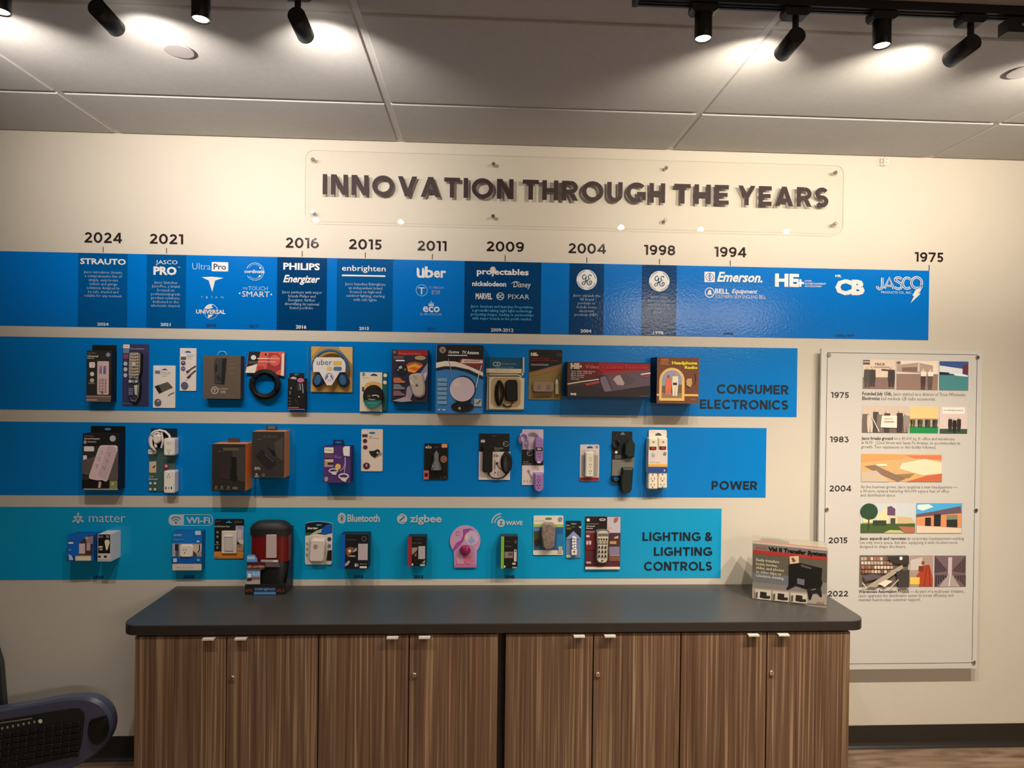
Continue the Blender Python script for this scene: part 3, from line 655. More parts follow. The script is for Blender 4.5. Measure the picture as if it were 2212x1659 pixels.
# years above the banner, each with its tick
YRS = [(0, '2024', 960, 64, 1390, 184, 1175, 228, 292), (0, '2021', 1702, 82, 2088, 196, 1896, 240, 304), (1, '2016', 1142, 125, 1523, 242, 1332, 275, 340), (1, '2015', 1862, 142, 2238, 258, 2050, 292, 357),
       (2, '2011', 535, 160, 870, 274, 706, 308, 370), (2, '2009', 1320, 168, 1748, 282, 1534, 322, 392), (3, '2004', 145, 190, 575, 304, 356, 348, 408), (3, '1998', 1005, 208, 1362, 322, 1183, 366, 428),
       (3, '1994', 1805, 230, 2170, 344, 1987, 384, 446), (4, '1975', 1948, 226, 2203, 311, 2076, 338, 388)]
YL = ['leftmost', 'second from the left', 'third from the left', 'fourth from the left', 'fifth from the left', 'just below the middle of the acrylic sign', 'fourth from the right', 'third from the right', 'second from the right', 'rightmost']
for yi, (fi, s_, x0, y0, x1, y1, tx, ta, tb) in enumerate(YRS):
    g = FS[fi]; G.fr = Frame(g.o[0], g.o[1], g.s, 0.0)
    begin('year_lettering', 'black vinyl year %s above the top banner, %s' % (s_, YL[yi]), 'lettering')
    part('digits'); G.layer = 0; BT_(s_, x0, y0, x1, y1, M['yr'], .19, .12)
    part('tick_mark'); LN([(tx, ta), (tx, tb)], 8 if fi < 4 else 6.5, M['yr']); end()

# ================================================================ acrylic sign
SY = .026
TLc, TRc, BRc, BLc = onY(660, 327, SY), onY(1823, 355, SY), onY(1822, 504, SY), onY(660, 479.5, SY)
sx0, sx1 = TLc.x, TRc.x; sz1 = (TLc.z+TRc.z)/2; sz0 = (BLc.z+BRc.z)/2
begin('acrylic_sign', 'long clear acrylic sign reading INNOVATION THROUGH THE YEARS under the ceiling', 'sign')
part('acrylic_panel', label='clear acrylic sheet with rounded corners'); slab(G.mb, rrect(sx0, sz0, sx1, sz1, .036, 8), -SY, -SY+.006, M['acrylic'], 0, M['acrylic_edge'])
A = onY(697, 399.5, SY); B = onY(1789.5, 425.5, SY); hh = 42.6*(B.x-A.x)/1092.8
zc = (A.z+B.z)/2; SIGN = flat((.040, .022, .026), .5, 0, .2); kx = (B.x-A.x)/1092.5
for wd_, a_, b_ in (('INNOVATION', 697, 1099.5), ('THROUGH', 1119, 1427.5), ('THE', 1447, 1567.5), ('YEARS', 1588, 1789.5)):
    part('word_lettering'); BT_(wd_, A.x+(a_-697)*kx, -(zc+hh/2), A.x+(b_-697)*kx, -(zc-hh/2), SIGN, .215, .17, proj=lambda x, y: Vector((x, -SY-.0006, -y)))
def standoff(px, py, Yf, r=.0085, cap_t=.004):
    p = onY(px, py, Yf); part('standoff', label='polished metal standoff')
    tube(G.mb, [(p.x, -.0005, p.z), (p.x, -Yf+.0062, p.z)], r*.85, M['chrome'], 16)
    tube(G.mb, [(p.x, -Yf-.0002, p.z), (p.x, -Yf-cap_t, p.z), (p.x, -Yf-cap_t-.0015, p.z)], [r, r, r*.8], M['chrome'], 18)
for q in ((676, 344.5), (1066, 354.5), (1439, 363), (1804.5, 373), (675.5, 458), (1065, 467), (1437.5, 475), (1804, 483.5)): standoff(*q, SY)
end()

# ================================================================ history poster on the right
PY = .040
begin('history_poster', 'tall white wall poster with year headings and small photographs, right of the banners', 'poster')
TLc, TRc, BRc = onY(1774.5, 752, PY), onY(2119.5, 759, PY), onY(2112, 1443.5, PY)
px0 = TLc.x; px1 = (TRc.x+BRc.x)/2; pz1 = (TLc.z+TRc.z)/2; pz0 = BRc.z
part('white_backing_board'); PWH = flat((.60, .585, .56), .35); bx(G.mb, px0, -PY, pz0, px1, -PY+.012, pz1, PWH)
part('border_line'); m_ = flat((.03, .012, .010), .5); i0 = onY(1784.5, 900, PY).x; i1 = onY(2109, 900, PY).x; j1 = onY(1950, 763.5, PY).z; j0 = onY(1950, 1433.5, PY).z; t_ = .0022
for a in ((i0, j0, i0+t_, j1), (i1-t_, j0, i1, j1), (i0, j0, i1, j0+t_), (i0, j1-t_, i1, j1)): G.mb.add([(a[0], -PY-.0003, a[1]), (a[2], -PY-.0003, a[1]), (a[2], -PY-.0003, a[3]), (a[0], -PY-.0003, a[3])], [(0, 1, 2, 3)], m_)
LUM[0] = .72
D2, D3, D4 = Frame(1740, 740, 5.53, PY), Frame(1740, 960, 5.53, PY), Frame(1740, 1180, 4.686, PY)
YD = flat((.03, .02, .022), .4); GR = (118, 110, 102); DG = (70, 62, 60)
def yr(s_, *b): part('year_heading'); G.layer = 2; BT_(s_, *b, YD, .17, .12)
def ph(x0, y0, x1, y1, bg): part('photograph'); G.layer = 2; R(x0, y0, x1, y1, bg)
def person(x, yt, yb, w_, cl, sk=(190, 165, 145)):
    h_ = yb-yt; polyp([(x-w_*.45, yt+h_*.18), (x+w_*.45, yt+h_*.18), (x+w_*.5, yt+h_*.55), (x+w_*.34, yb), (x+w_*.05, yb), (x, yt+h_*.6), (x-w_*.08, yb), (x-w_*.36, yb), (x-w_*.5, yt+h_*.55)], cl); E(x, yt+h_*.09, w_*.22, h_*.09, sk, 10)
G.fr = D2; yr('1975', 303, 592, 517, 660); yr('1983', 290, 1122, 515, 1190)
G.fr = D3; yr('2004', 285, 490, 547, 560); yr('2015', 273, 1110, 500, 1178)
G.fr = D4; yr('2022', 225, 450, 430, 506)
G.fr = D2
ph(683, 203, 1065, 552, (196, 180, 165)); R(687, 207, 768, 264, (90, 78, 76)); R(690, 225, 768, 235, (190, 175, 165)); R(683, 415, 1065, 552, (118, 98, 92)); T('TRICE', 822, 245, 945, 272, (70, 58, 56), .02); R(775, 285, 1000, 300, (150, 132, 122)); person(738, 275, 535, 90, (74, 68, 66)); person(800, 280, 525, 68, (62, 56, 56)); person(1022, 280, 530, 84, (58, 50, 50)); LN([(905, 322), (1000, 330)], 16, (70, 62, 62))
ph(1085, 218, 1578, 565, (205, 190, 175)); R(1085, 375, 1578, 565, (128, 105, 96)); polyp([(1090, 270), (1340, 240), (1520, 272), (1520, 372), (1090, 352)], (150, 135, 125)); polyp([(1150, 300), (1330, 290), (1330, 350), (1150, 345)], (110, 90, 84)); R(1340, 250, 1360, 345, (190, 178, 168)); E(1110, 240, 25, 20, (110, 95, 88)); person(1402, 310, 560, 60, (60, 52, 54)); R(1372, 345, 1440, 402, (205, 195, 185)); person(1485, 315, 560, 60, (86, 74, 72)); R(1455, 350, 1520, 402, (210, 200, 190))
ph(1598, 225, 1942, 570, (48, 72, 128)); polyp([(1598, 275), (1875, 312), (1872, 385), (1598, 360)], (190, 195, 200)); polyp([(1875, 270), (1942, 262), (1942, 370), (1880, 372)], (92, 40, 48)); R(1598, 392, 1942, 570, (62, 118, 122)); polyp([(1598, 350), (1720, 358), (1700, 385), (1598, 382)], (30, 34, 45)); polyp([(1760, 370), (1860, 372), (1935, 392), (1935, 408), (1780, 394)], (215, 215, 215))
part('poster_caption'); G.layer = 2; PARA([('Founded July 15th,', 'Jasco started as a division of Trice Wholesale'), ('Electronics', 'and markets CB radio accessories.')], 680, 1912, 592, 690, GR, 'l', 0, DG)
ph(672, 755, 1225, 1078, (178, 165, 155)); R(672, 980, 1225, 1078, (96, 86, 82))
for x, t_, c_ in ((712, 805, (96, 86, 82)), (770, 820, (180, 168, 156)), (838, 775, (70, 62, 60)), (885, 815, (110, 100, 94)), (970, 795, (66, 58, 58)), (1120, 790, (56, 50, 50)), (1198, 830, (130, 120, 112))): person(x, t_, 1072, 78, c_)
polyp([(905, 872), (1085, 872), (1085, 1018), (890, 1012)], (205, 196, 184)); T('JASCO', 935, 900, 1035, 925, (130, 110, 100)); LN([(785, 890), (875, 1065)], 12, (190, 180, 165)); R(930, 938, 1050, 952, (150, 130, 118))
ph(1242, 765, 1582, 1082, (208, 176, 122)); R(1242, 1000, 1582, 1082, (28, 120, 66)); R(1242, 905, 1582, 960, (150, 120, 80))
for k in range(11): person(1262+k*29, 900, 1010, 26, ((40, 42, 44), (70, 60, 55), (150, 145, 140))[k % 3])
ph(1600, 765, 1928, 1086, (190, 176, 172)); R(1635, 775, 1900, 850, (214, 205, 200)); T('Groundbreaking Ceremony', 1648, 798, 1882, 822, (90, 80, 90)); R(1600, 1030, 1928, 1086, (54, 72, 58)); person(1725, 880, 1066, 50, (44, 38, 40)); person(1776, 895, 1078, 50, (34, 30, 32)); person(1828, 880, 1066, 50, (46, 40, 42))
part('poster_caption'); G.layer = 2; PARA([('Jasco breaks ground', 'on a 40,000 sq. ft. office and warehouse'), 'at N.W. 122nd Street and Santa Fe Avenue, to accommodate its', 'growth. Two expansions to this facility followed.'], 668, 1850, 1125, 1265, GR, 'l', 0, DG)
G.fr = D3
ph(665, 115, 1625, 445, (186, 150, 104)); polyp([(1150, 225), (1420, 172), (1625, 215), (1625, 350), (1400, 366), (1120, 290)], (208, 192, 164)); polyp([(665, 115), (1200, 122), (1180, 160), (900, 190), (665, 215)], (196, 138, 88)); polyp([(1180, 130), (1625, 128), (1625, 180), (1300, 165)], (190, 108, 74)); polyp([(700, 260), (820, 245), (1190, 410), (1100, 445), (880, 350)], (120, 100, 84)); polyp([(665, 330), (840, 310), (1000, 445), (665, 445)], (176, 160, 142)); polyp([(1200, 445), (1450, 370), (1625, 345), (1625, 445)], (176, 92, 62)); polyp([(1050, 360), (1300, 345), (1240, 395), (1180, 400)], (132, 110, 76)); polyp([(840, 235), (970, 232), (960, 258), (850, 255)], (215, 200, 176))
part('poster_caption'); G.layer = 2; PARA(['As the business grows, Jasco acquires a new headquarters —', 'a 50-acre campus featuring 400,000 square feet of office', 'and distribution space.'], 658, 1815, 486, 622, GR, 'l', 0, DG)
ph(655, 702, 1305, 1055, (176, 182, 186)); polyp([(910, 802), (985, 740), (985, 945), (850, 945), (850, 830)], (206, 190, 150)); polyp([(975, 745), (1020, 735), (1070, 770), (1070, 850), (975, 845)], (92, 66, 96)); R(1000, 850, 1100, 950, (196, 176, 140)); R(1012, 880, 1070, 950, (60, 66, 64)); polyp([(1100, 860), (1260, 870), (1305, 940), (1110, 950)], (180, 160, 120)); R(655, 945, 1305, 1055, (62, 82, 44)); polyp([(930, 1055), (1000, 1020), (1130, 1025), (1180, 1055)], (170, 170, 110)); polyp([(1100, 975), (1305, 985), (1305, 1055), (1180, 1055)], (150, 96, 74)); R(680, 880, 800, 935, (190, 188, 140)); E(755, 800, 105, 98, (40, 66, 48)); R(742, 860, 756, 1010, (60, 50, 40)); R(800, 905, 960, 960, (44, 60, 42))
ph(1322, 702, 1868, 1058, (64, 150, 200)); polyp([(1335, 720), (1470, 712), (1530, 745), (1400, 790), (1335, 770)], (190, 212, 220)); polyp([(1322, 835), (1525, 800), (1850, 735), (1862, 820), (1525, 855), (1322, 870)], (92, 74, 84)); polyp([(1322, 868), (1862, 818), (1858, 1000), (1322, 970)], (190, 128, 88)); polyp([(1425, 875), (1495, 872), (1495, 975), (1425, 972)], (38, 30, 30)); polyp([(1530, 835), (1612, 832), (1612, 978), (1530, 975)], (34, 34, 38)); polyp([(1682, 845), (1808, 840), (1812, 990), (1682, 985)], (40, 42, 38)); polyp([(1682, 845), (1808, 840), (1808, 895), (1682, 898)], (110, 120, 96)); polyp([(1322, 968), (1858, 998), (1858, 1058), (1322, 1058)], (196, 178, 158))
part('poster_caption'); G.layer = 2; PARA([('Jasco expands and renovates', 'its corporate headquarters—adding'), 'not only more space, but also equipping it with modern tools', 'designed to shape the future.'], 648, 1892, 1102, 1234, GR, 'l', 0, DG)
G.fr = D4
ph(544, 90, 1038, 410, (96, 84, 78)); rnd = random.Random(3)
for r_ in range(4):
    for k in range(10): R(560+k*32, 110+r_*42, 585+k*32, 140+r_*42, rnd.choice([(150, 104, 84), (170, 150, 132), (120, 80, 70), (190, 175, 160)]))
polyp([(800, 95), (1035, 92), (1035, 180), (860, 160)], (50, 46, 44)); polyp([(570, 290), (640, 275), (720, 280), (720, 320), (590, 350)], (84, 76, 84)); polyp([(600, 400), (960, 180), (975, 215), (700, 408)], (150, 140, 128)); polyp([(720, 372), (800, 332), (866, 345), (790, 405)], (205, 195, 182)); polyp([(900, 250), (1035, 230), (1035, 408), (930, 408)], (56, 52, 50)); LN([(560, 360), (600, 408)], 8, (200, 190, 175)); LN([(925, 330), (850, 408)], 8, (200, 190, 175)); E(950, 115, 16, 18, (225, 215, 200))
ph(1054, 92, 1290, 410, (150, 130, 120)); polyp([(1060, 140), (1180, 110), (1180, 240), (1060, 240)], (176, 168, 164)); polyp([(1120, 300), (1195, 190), (1250, 185), (1288, 320), (1288, 408), (1150, 408)], (150, 58, 36)); LN([(1225, 200), (1200, 405)], 5, (90, 30, 22)); LN([(1245, 205), (1262, 400)], 5, (90, 30, 22)); R(1054, 312, 1152, 385, (206, 176, 76)); R(1142, 198, 1192, 250, (110, 46, 32)); E(1186, 165, 16, 18, (120, 60, 40))
ph(1304, 94, 1620, 410, (100, 84, 88)); polyp([(1304, 94), (1440, 250), (1304, 270)], (70, 54, 66)); polyp([(1620, 94), (1480, 250), (1620, 270)], (76, 56, 60)); polyp([(1350, 408), (1450, 270), (1470, 270), (1560, 408)], (150, 138, 136)); R(1440, 110, 1480, 280, (176, 160, 164)); LN([(1462, 280), (1450, 405)], 9, (190, 200, 220))
for k in range(5): R(1312+k*24, 290, 1326+k*24, 400-k*22, (44, 38, 48)); R(1606-k*24, 290, 1618-k*24, 400-k*22, (60, 42, 44))
part('poster_caption'); G.layer = 2; PARA([('Warehouse Automation Project', '— As part of a multi-year initiative,'), 'Jasco upgrades the distribution center to boost efficiency and', 'maintain best-in-class customer support.'], 540, 1606, 438, 552, GR, 'l', 0, DG)
for q in ((1790, 766.5), (2111, 772), (1785, 1100), (2107, 1102), (2102.5, 1430)): standoff(*q, PY, .0095)
p_ = onY(1785, 1430, PY); standoff(1782.5, 1430, PY, .0095)
end()
# ================================================================ counter and cabinets
def slabz(mb, pts, z0, z1, m, bev=0):
    n = len(pts); cx = sum(p[0] for p in pts)/n; cy = sum(p[1] for p in pts)/n
    def ins(d):
        w_ = max(p[0] for p in pts)-min(p[0] for p in pts); h_ = max(p[1] for p in pts)-min(p[1] for p in pts)
        return [(cx+(x-cx)*(1-2*d/w_), cy+(y-cy)*(1-2*d/h_)) for x, y in pts]
    rg = [[(x, y, z1) for x, y in ins(bev)], [(x, y, z1-bev) for x, y in pts], [(x, y, z0) for x, y in pts]]
    vs = [p for r in rg for p in r]; fs = [tuple(range(n)), tuple(2*n+k for k in reversed(range(n)))]
    for l in range(2):
        for i in range(n): j = (i+1) % n; fs.append((l*n+i, (l+1)*n+i, (l+1)*n+j, l*n+j))
    mb.add(vs, fs, m)
ZC, CDp, CT = .7639, .459, .0375
cl = onZ(277, 1338, ZC).x-.002; cr = onZ(1851.5, 1326, ZC).x
pts = [(cl, -.003)] + [(cl+.062+.062*math.cos(math.radians(a)), -CDp+.062+.062*math.sin(math.radians(a))) for a in range(180, 271, 15)] + [(cr-.062+.062*math.cos(math.radians(a)), -CDp+.062+.062*math.sin(math.radians(a))) for a in range(270, 361, 15)] + [(cr, -.003)]
begin('countertop', 'long dark grey laminate countertop with rounded front corners on the wood-grain cabinets', 'countertop')
part('laminate_top'); slabz(G.mb, pts, ZC-.004, ZC, M['top'], .0015)
part('edge_band'); slabz(G.mb, pts, ZC-CT, ZC-.0041, M['edge'], .0005); end('stand')
DY = .4525
zt = ZC-CT-.006
seams = [(290, 489.5), (489.5, 688.5), (688.5, 884), (884, 1077), (1092, 1282), (1282, 1471), (1471, 1657), (1657, 1837.5)]
sx_ = [(onY(a, 1380, DY).x, onY(b, 1380, DY).x) for a, b in seams]
hpx = [451, 520.5, 848, 917, 1251, 1317.5, 1627, 1692]; lpx = [(501, 1465), (894.5, 1459), (1291.5, 1457.5), (1667, 1454)]
ul = ['leftmost two-door wood-grain cabinet under the counter', 'second two-door wood-grain cabinet from the left', 'third two-door wood-grain cabinet, just right of the dark filler gap', 'rightmost two-door wood-grain cabinet, in front of the poster']
for u in range(4):
    a0, a1 = sx_[2*u]; b0, b1 = sx_[2*u+1]
    begin('base_cabinet', ul[u], 'cabinet', None, 'two-door cabinets under the counter')
    part('carcass'); bx(G.mb, a0+.001, -DY+.0195, .09, b1-.001, -.024, zt, M['wood']); 
    part('toe_kick'); bx(G.mb, a0+.002, -DY+.07, .0, b1-.002, -.05, .0895, M['base'])
    for k, (x0, x1) in enumerate(((a0, a1), (b0, b1))):
        g0, g1 = .0026, .0026
        part('door'); bx(G.mb, x0+g0, -DY, .095, x1-g1, -DY+.0185, zt-.002, M['wood'])
        hx = onY(hpx[2*u+k], 1380, DY+.01).x
        part('tab_handle', True, 'thin metal edge pull'); bx(G.mb, hx-.0215, -DY-.016, zt-.0065, hx+.0215, -DY+.004, zt-.0045, M['alu']); bx(G.mb, hx-.0215, -DY-.018, zt-.0105, hx+.0215, -DY-.016, zt-.0045, M['alu'])
        if k == 1:
            p = onY(*lpx[u], DY+.003); part('lock_cylinder', True, 'small round brass lock')
            tube(G.mb, [(p.x, -DY+.002, p.z), (p.x, -DY-.004, p.z), (p.x, -DY-.0055, p.z)], [.0098, .0098, .008], M['brass'], 20)
            bx(G.mb, p.x-.001, -DY-.0062, p.z-.004, p.x+.001, -DY-.0052, p.z+.004, M['gap'])
    end('stand')
begin('filler_strip', 'dark filler strip between the second and third cabinets', 'filler')
part('strip'); bx(G.mb, sx_[3][1]+.0008, -DY+.035, .0, sx_[4][0]-.0008, -.03, zt, flat((.02, .014, .011), .6)); end('stand')
begin('support_rail', 'dark rail between the cabinet tops and the countertop', 'rail')
part('rail'); bx(G.mb, sx_[0][0]+.004, -DY+.008, zt+.0003, sx_[7][1]-.004, -.03, ZC-CT-.0005, M['gap']); end('stand')

# ================================================================ packages, row one (consumer electronics)
BB = .0018
BK = (16, 17, 17); WT = (178, 170, 164); TX = (165, 160, 152)
LUM[0] = .52
def outlet(cx, cy, s, col=(60, 52, 50), up=1):
    R(cx-s*.5, cy-s*.5*up-s*.3, cx-s*.3, cy-s*.5*up+s*.3, col); R(cx+s*.3, cy-s*.5*up-s*.3, cx+s*.5, cy-s*.5*up+s*.3, col); E(cx, cy+s*.5*up, s*.2, s*.22, col, 8)
def usb_hole(cx, cy, w_, h_, y, col=(0, 90, 170)): E(cx, cy, w_, h_, col, 10)
f = Frame(170, 730, 9.761, .042, (430, 800))
begin('remote_box', 'black box with a printed white remote control, leftmost package of the upper row', 'box', f)
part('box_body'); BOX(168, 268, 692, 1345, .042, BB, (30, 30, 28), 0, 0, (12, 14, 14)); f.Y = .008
part('hang_tab'); BOX(285, 150, 790, 300, .008, .005, (14, 15, 14)); f.Y = .042; G.layer = 0
part('printed_title'); T('UltraPro', 188, 308, 370, 340, (120, 112, 95), 0); T('Universal', 188, 362, 408, 408, TX, .02); T('Remote', 185, 418, 325, 442, TX, .02); E(620, 352, 46, 44, (100, 105, 140))
part('picture_print'); R(225, 512, 345, 630, (205, 190, 180), 25); T('2', 255, 540, 320, 605, (190, 120, 80), .02); E(288, 762, 44, 46, (170, 166, 155)); E(288, 895, 44, 42, (150, 146, 135)); R(215, 940, 350, 972, (90, 88, 82)); R(170, 1215, 690, 1250, (110, 96, 86)); R(170, 1250, 690, 1345, (84, 70, 64)); R(175, 1290, 400, 1322, (130, 112, 105))
R(400, 490, 645, 1195, (165, 142, 142), 22)
for i in range(2):
    for j in range(6): R(445+i*90, 590+j*28, 500+i*90, 610+j*28, (88, 88, 125))
for i in range(3):
    for j in range(5): R(445+i*62, 850+j*60, 480+i*62, 890+j*60, (140, 118, 122))
E(520, 1140, 22, 20, (90, 75, 80)); end()
f = Frame(170, 730, 9.761, .006, (1200, 800))
begin('remote_blister', 'navy blister card with a grey curved remote control, second package of the upper row', 'blister pack', f)
part('card'); BOX(920, 130, 1480, 1435, .004, BB, (38, 40, 72), 20); f.Y = .004
part('printed_title'); R(932, 140, 1072, 222, WT, 12); T('Philips', 955, 168, 1050, 195, (60, 60, 90), 0); R(935, 232, 1065, 325, (80, 100, 130)); T('Universal Remote', 1090, 215, 1380, 240, TX, 0); R(945, 345, 1050, 440, (110, 50, 70), 10)
for yy, c in ((545, (150, 150, 150)), (665, (150, 150, 155)), (790, (140, 150, 160))): E(990, yy, 40, 44, c)
T('Easy', 945, 1375, 1140, 1400, (130, 120, 140), 0)
part('remote_control'); f.Y = .022
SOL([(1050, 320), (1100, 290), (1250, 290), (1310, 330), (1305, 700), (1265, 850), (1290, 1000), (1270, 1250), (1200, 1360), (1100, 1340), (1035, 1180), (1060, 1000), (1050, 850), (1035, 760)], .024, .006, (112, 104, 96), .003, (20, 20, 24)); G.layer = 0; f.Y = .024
polyp([(1060, 870), (1150, 835), (1250, 870), (1270, 980), (1190, 1000), (1200, 1190), (1250, 1250), (1190, 1330), (1110, 1300), (1050, 1160), (1055, 1000)], (40, 42, 62))
part('remote_buttons', True)
for i in range(4):
    for j in range(8): E(1095+i*53, 335+j*62+(10 if i in (1, 2) else 0), 21, 22, (140, 132, 120), 10)
E(1180, 550, 42, 48, (150, 145, 140)); R(1140, 890, 1190, 950, (110, 112, 118)); E(1105, 915, 32, 34, (150, 150, 150)); E(1235, 915, 30, 34, (130, 135, 140)); polyp([(1190, 1000), (1260, 985), (1255, 1210), (1210, 1190)], (140, 145, 140))
for j in range(4): R(1075, 1060+j*38, 1170, 1082+j*38, (90, 92, 115))
part('clear_blister'); BOX(1015, 270, 1385, 1400, .028, .0045, M['clear'], 60, .006); end()
f = Frame(320, 730, 9.757, .004, (340, 1030)); PK = (172, 166, 162)
begin('adapter_card', 'low hanging pale card printed with a black power bank, upper row', 'card', f)
part('card'); BOX(105, 580, 572, 1475, .006, BB, PK, 14); f.Y = .006; G.layer = 0
part('hang_hole'); polyp([(270, 680), (350, 640), (418, 680)], (0, 70, 140))
part('printed_title'); R(145, 610, 258, 680, (190, 186, 182)); R(145, 690, 252, 755, (84, 86, 120)); T('Universal', 275, 708, 478, 740, (120, 112, 105), 0); T('charging', 275, 750, 440, 775, (130, 122, 115), 0); T('adapter', 275, 792, 415, 815, (120, 112, 105), 0)
part('picture_print'); polyp([(140, 1022), (420, 925), (525, 1040), (235, 1172)], (66, 64, 62)); polyp([(140, 1022), (225, 995), (300, 1145), (235, 1172)], (22, 22, 26)); LN([(552, 1148), (480, 1180), (425, 1215)], 16, (80, 66, 62)); E(213, 1362, 72, 74, (66, 70, 84)); RING(213, 1362, 70, 72, 6, (30, 30, 40)); E(222, 1330, 30, 18, (130, 135, 145), 12); end()
f = Frame(320, 730, 9.757, .004, (840, 660))
begin('cable_card', 'narrow pale card printed with two cable plugs, hung higher than its neighbours', 'card', f)
part('card'); BOX(668, 215, 1012, 1115, .006, BB, PK, 14); f.Y = .006; G.layer = 0
part('hang_hole'); polyp([(770, 308), (790, 280), (830, 278), (848, 262), (868, 280), (905, 300), (905, 312)], (0, 70, 140))
part('printed_title'); R(690, 340, 800, 392, (190, 186, 182)); R(690, 400, 798, 462, (60, 64, 84)); T('Charge & sync', 808, 345, 990, 370, (110, 104, 98), 0); T('cable', 808, 378, 948, 400, (120, 112, 105), 0); T('1.8m', 835, 412, 905, 440, (130, 120, 112), 0)
part('picture_print'); E(742, 530, 48, 48, (52, 52, 70)); E(742, 648, 48, 48, (66, 70, 96)); E(742, 515, 18, 16, (150, 155, 165), 8); R(715, 640, 770, 656, (120, 125, 145)); LN([(1010, 590), (940, 630), (860, 690)], 26, (66, 50, 52)); polyp([(800, 700), (865, 675), (880, 710), (825, 750)], (50, 38, 42)); polyp([(775, 755), (800, 745), (830, 752), (800, 772)], (200, 196, 190)); LN([(1010, 680), (950, 730), (880, 790)], 26, (66, 50, 52)); polyp([(815, 830), (880, 780), (915, 795), (860, 860)], (50, 38, 42)); polyp([(785, 880), (820, 845), (845, 858), (805, 890)], (200, 196, 190)); E(778, 1003, 74, 76, (66, 70, 96)); RING(778, 1003, 72, 74, 6, (30, 30, 44)); end()
f = Frame(320, 730, 9.757, .045, (1545, 820)); BRN = (72, 62, 54)
begin('earbuds_box', 'brown-grey box with a black charging case and a round T mark', 'box', f)
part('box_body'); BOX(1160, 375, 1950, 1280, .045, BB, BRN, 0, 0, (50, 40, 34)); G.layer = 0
part('clear_hanger'); f.Y = .01; TUB(arc(1560, 358, 95, 80, 180, 360, 10), 5, .01, (170, 165, 180)); f.Y = .045
part('charging_case'); SOL([(1395, 470), (1430, 430), (1650, 420), (1640, 560), (1610, 975), (1400, 965), (1380, 600)], .048, .0452, (44, 44, 44), .001); f.Y = .048; polyp([(1560, 440), (1648, 425), (1605, 970), (1540, 965)], (18, 17, 16)); polyp([(1420, 560), (1455, 560), (1450, 710), (1415, 710)], (16, 16, 16)); polyp([(1430, 780), (1520, 820), (1530, 900), (1470, 900)], (28, 28, 28)); f.Y = .045; G.layer = 0
part('logo_print'); RING(1408, 1105, 70, 70, 12, TX); LN([(1365, 1082), (1450, 1082)], 12, TX); LN([(1408, 1082), (1408, 1150)], 12, TX); T('T-TECH', 1495, 1060, 1680, 1088, TX, 0); T('TUMI', 1530, 1115, 1632, 1165, TX, 0)
part('printed_title'); T('AIR', 1720, 535, 1825, 575, (100, 88, 76), 0); T('power', 1715, 620, 1855, 665, (105, 94, 80), 0); T('case', 1710, 725, 1810, 765, (105, 94, 80), 0); T('wireless', 1680, 1212, 1845, 1240, (105, 94, 76), 0); T('T-Tech', 1140, 1205, 1280, 1225, (84, 72, 62), 0); end()
f = Frame(520, 730, 9.761, .012, (510, 700))
begin('coiled_cable', 'thick coil of black cable hanging under a red and black card', 'cable', f)
part('header_card'); BOX(345, 742, 635, 800, .008, .004, (170, 165, 155)); polyp_ = [(170, 290), (905, 290), (920, 315), (915, 800), (100, 740), (95, 735), (105, 650)]
SOL([(172, 292), (900, 286), (922, 310), (912, 800), (640, 745), (100, 740)], .020, .006, (165, 70, 62)); f.Y = .020; G.layer = 0
part('card_print'); polyp([(172, 292), (412, 290), (350, 545), (130, 618)], BK); polyp([(130, 618), (350, 548), (305, 740), (100, 740)], (178, 172, 160)); polyp([(868, 330), (918, 310), (912, 798), (850, 790)], (175, 165, 155)); E(268, 415, 55, 50, (190, 186, 178)); RING(268, 415, 30, 28, 5, (110, 110, 110)); R(165, 490, 345, 550, (60, 58, 56)); polyp([(600, 310), (790, 330), (850, 420), (845, 640), (700, 730), (540, 700), (560, 500)], (122, 40, 42)); E(720, 470, 110, 120, (165, 72, 66)); R(350, 422, 570, 446, (205, 150, 140)); R(570, 415, 830, 448, (190, 105, 95)); R(360, 495, 740, 518, (190, 120, 110)); R(360, 590, 480, 700, (140, 46, 42)); E(545, 345, 34, 30, (30, 20, 22)); LN([(545, 318), (575, 345), (548, 372)], 10, (200, 170, 160))
part('cable_coil'); f.Y = .02
for rr, yy in ((285, .014), (255, .030), (310, .026), (225, .016), (270, .040)): TUB([(510+rr*1.0*math.cos(t*math.pi/16), 985+rr*.97*math.sin(t*math.pi/16)) for t in range(32)], 26, yy, (6, 6, 7), True)
end()
f = Frame(520, 730, 9.761, .03, (1180, 1120))
begin('microphone_box', 'small black box with a pink badge, low beside the coiled cable', 'box', f)
part('box_body'); BOX(992, 850, 1365, 1515, .032, BB, (10, 10, 12), 0, 0, (8, 8, 10)); f.Y = .006; part('hang_tab'); BOX(1030, 740, 1330, 870, .006, .003, (12, 12, 14)); polyp([(1110, 760), (1200, 745), (1240, 780), (1140, 800)], (40, 80, 90)); f.Y = .032; G.layer = 0
part('picture_print'); E(1262, 892, 72, 48, (150, 80, 110)); polyp([(1035, 860), (1095, 815), (1172, 835), (1172, 875)], (150, 135, 140)); LN([(1250, 960), (1262, 1100)], 14, (150, 150, 150)); LN([(1300, 960), (1318, 1160)], 18, (130, 130, 130)); R(1190, 960, 1245, 1110, (40, 42, 48)); E(1065, 1060, 16, 26, (120, 105, 98), 8); LN([(1040, 1120), (1045, 1190)], 12, (130, 125, 130)); E(1232, 1240, 17, 16, (140, 140, 140), 8); LN([(1160, 1290), (1220, 1430)], 5, (80, 80, 80)); R(1010, 1460, 1230, 1478, (120, 100, 105)); R(1000, 1495, 1355, 1515, (130, 70, 96))
for yy in (1268, 1330, 1395): R(1020, yy, 1065, yy+12, (96, 90, 88))
end()
f = Frame(650, 730, 9.76, .05, (600, 650)); BLU = (36, 74, 112)
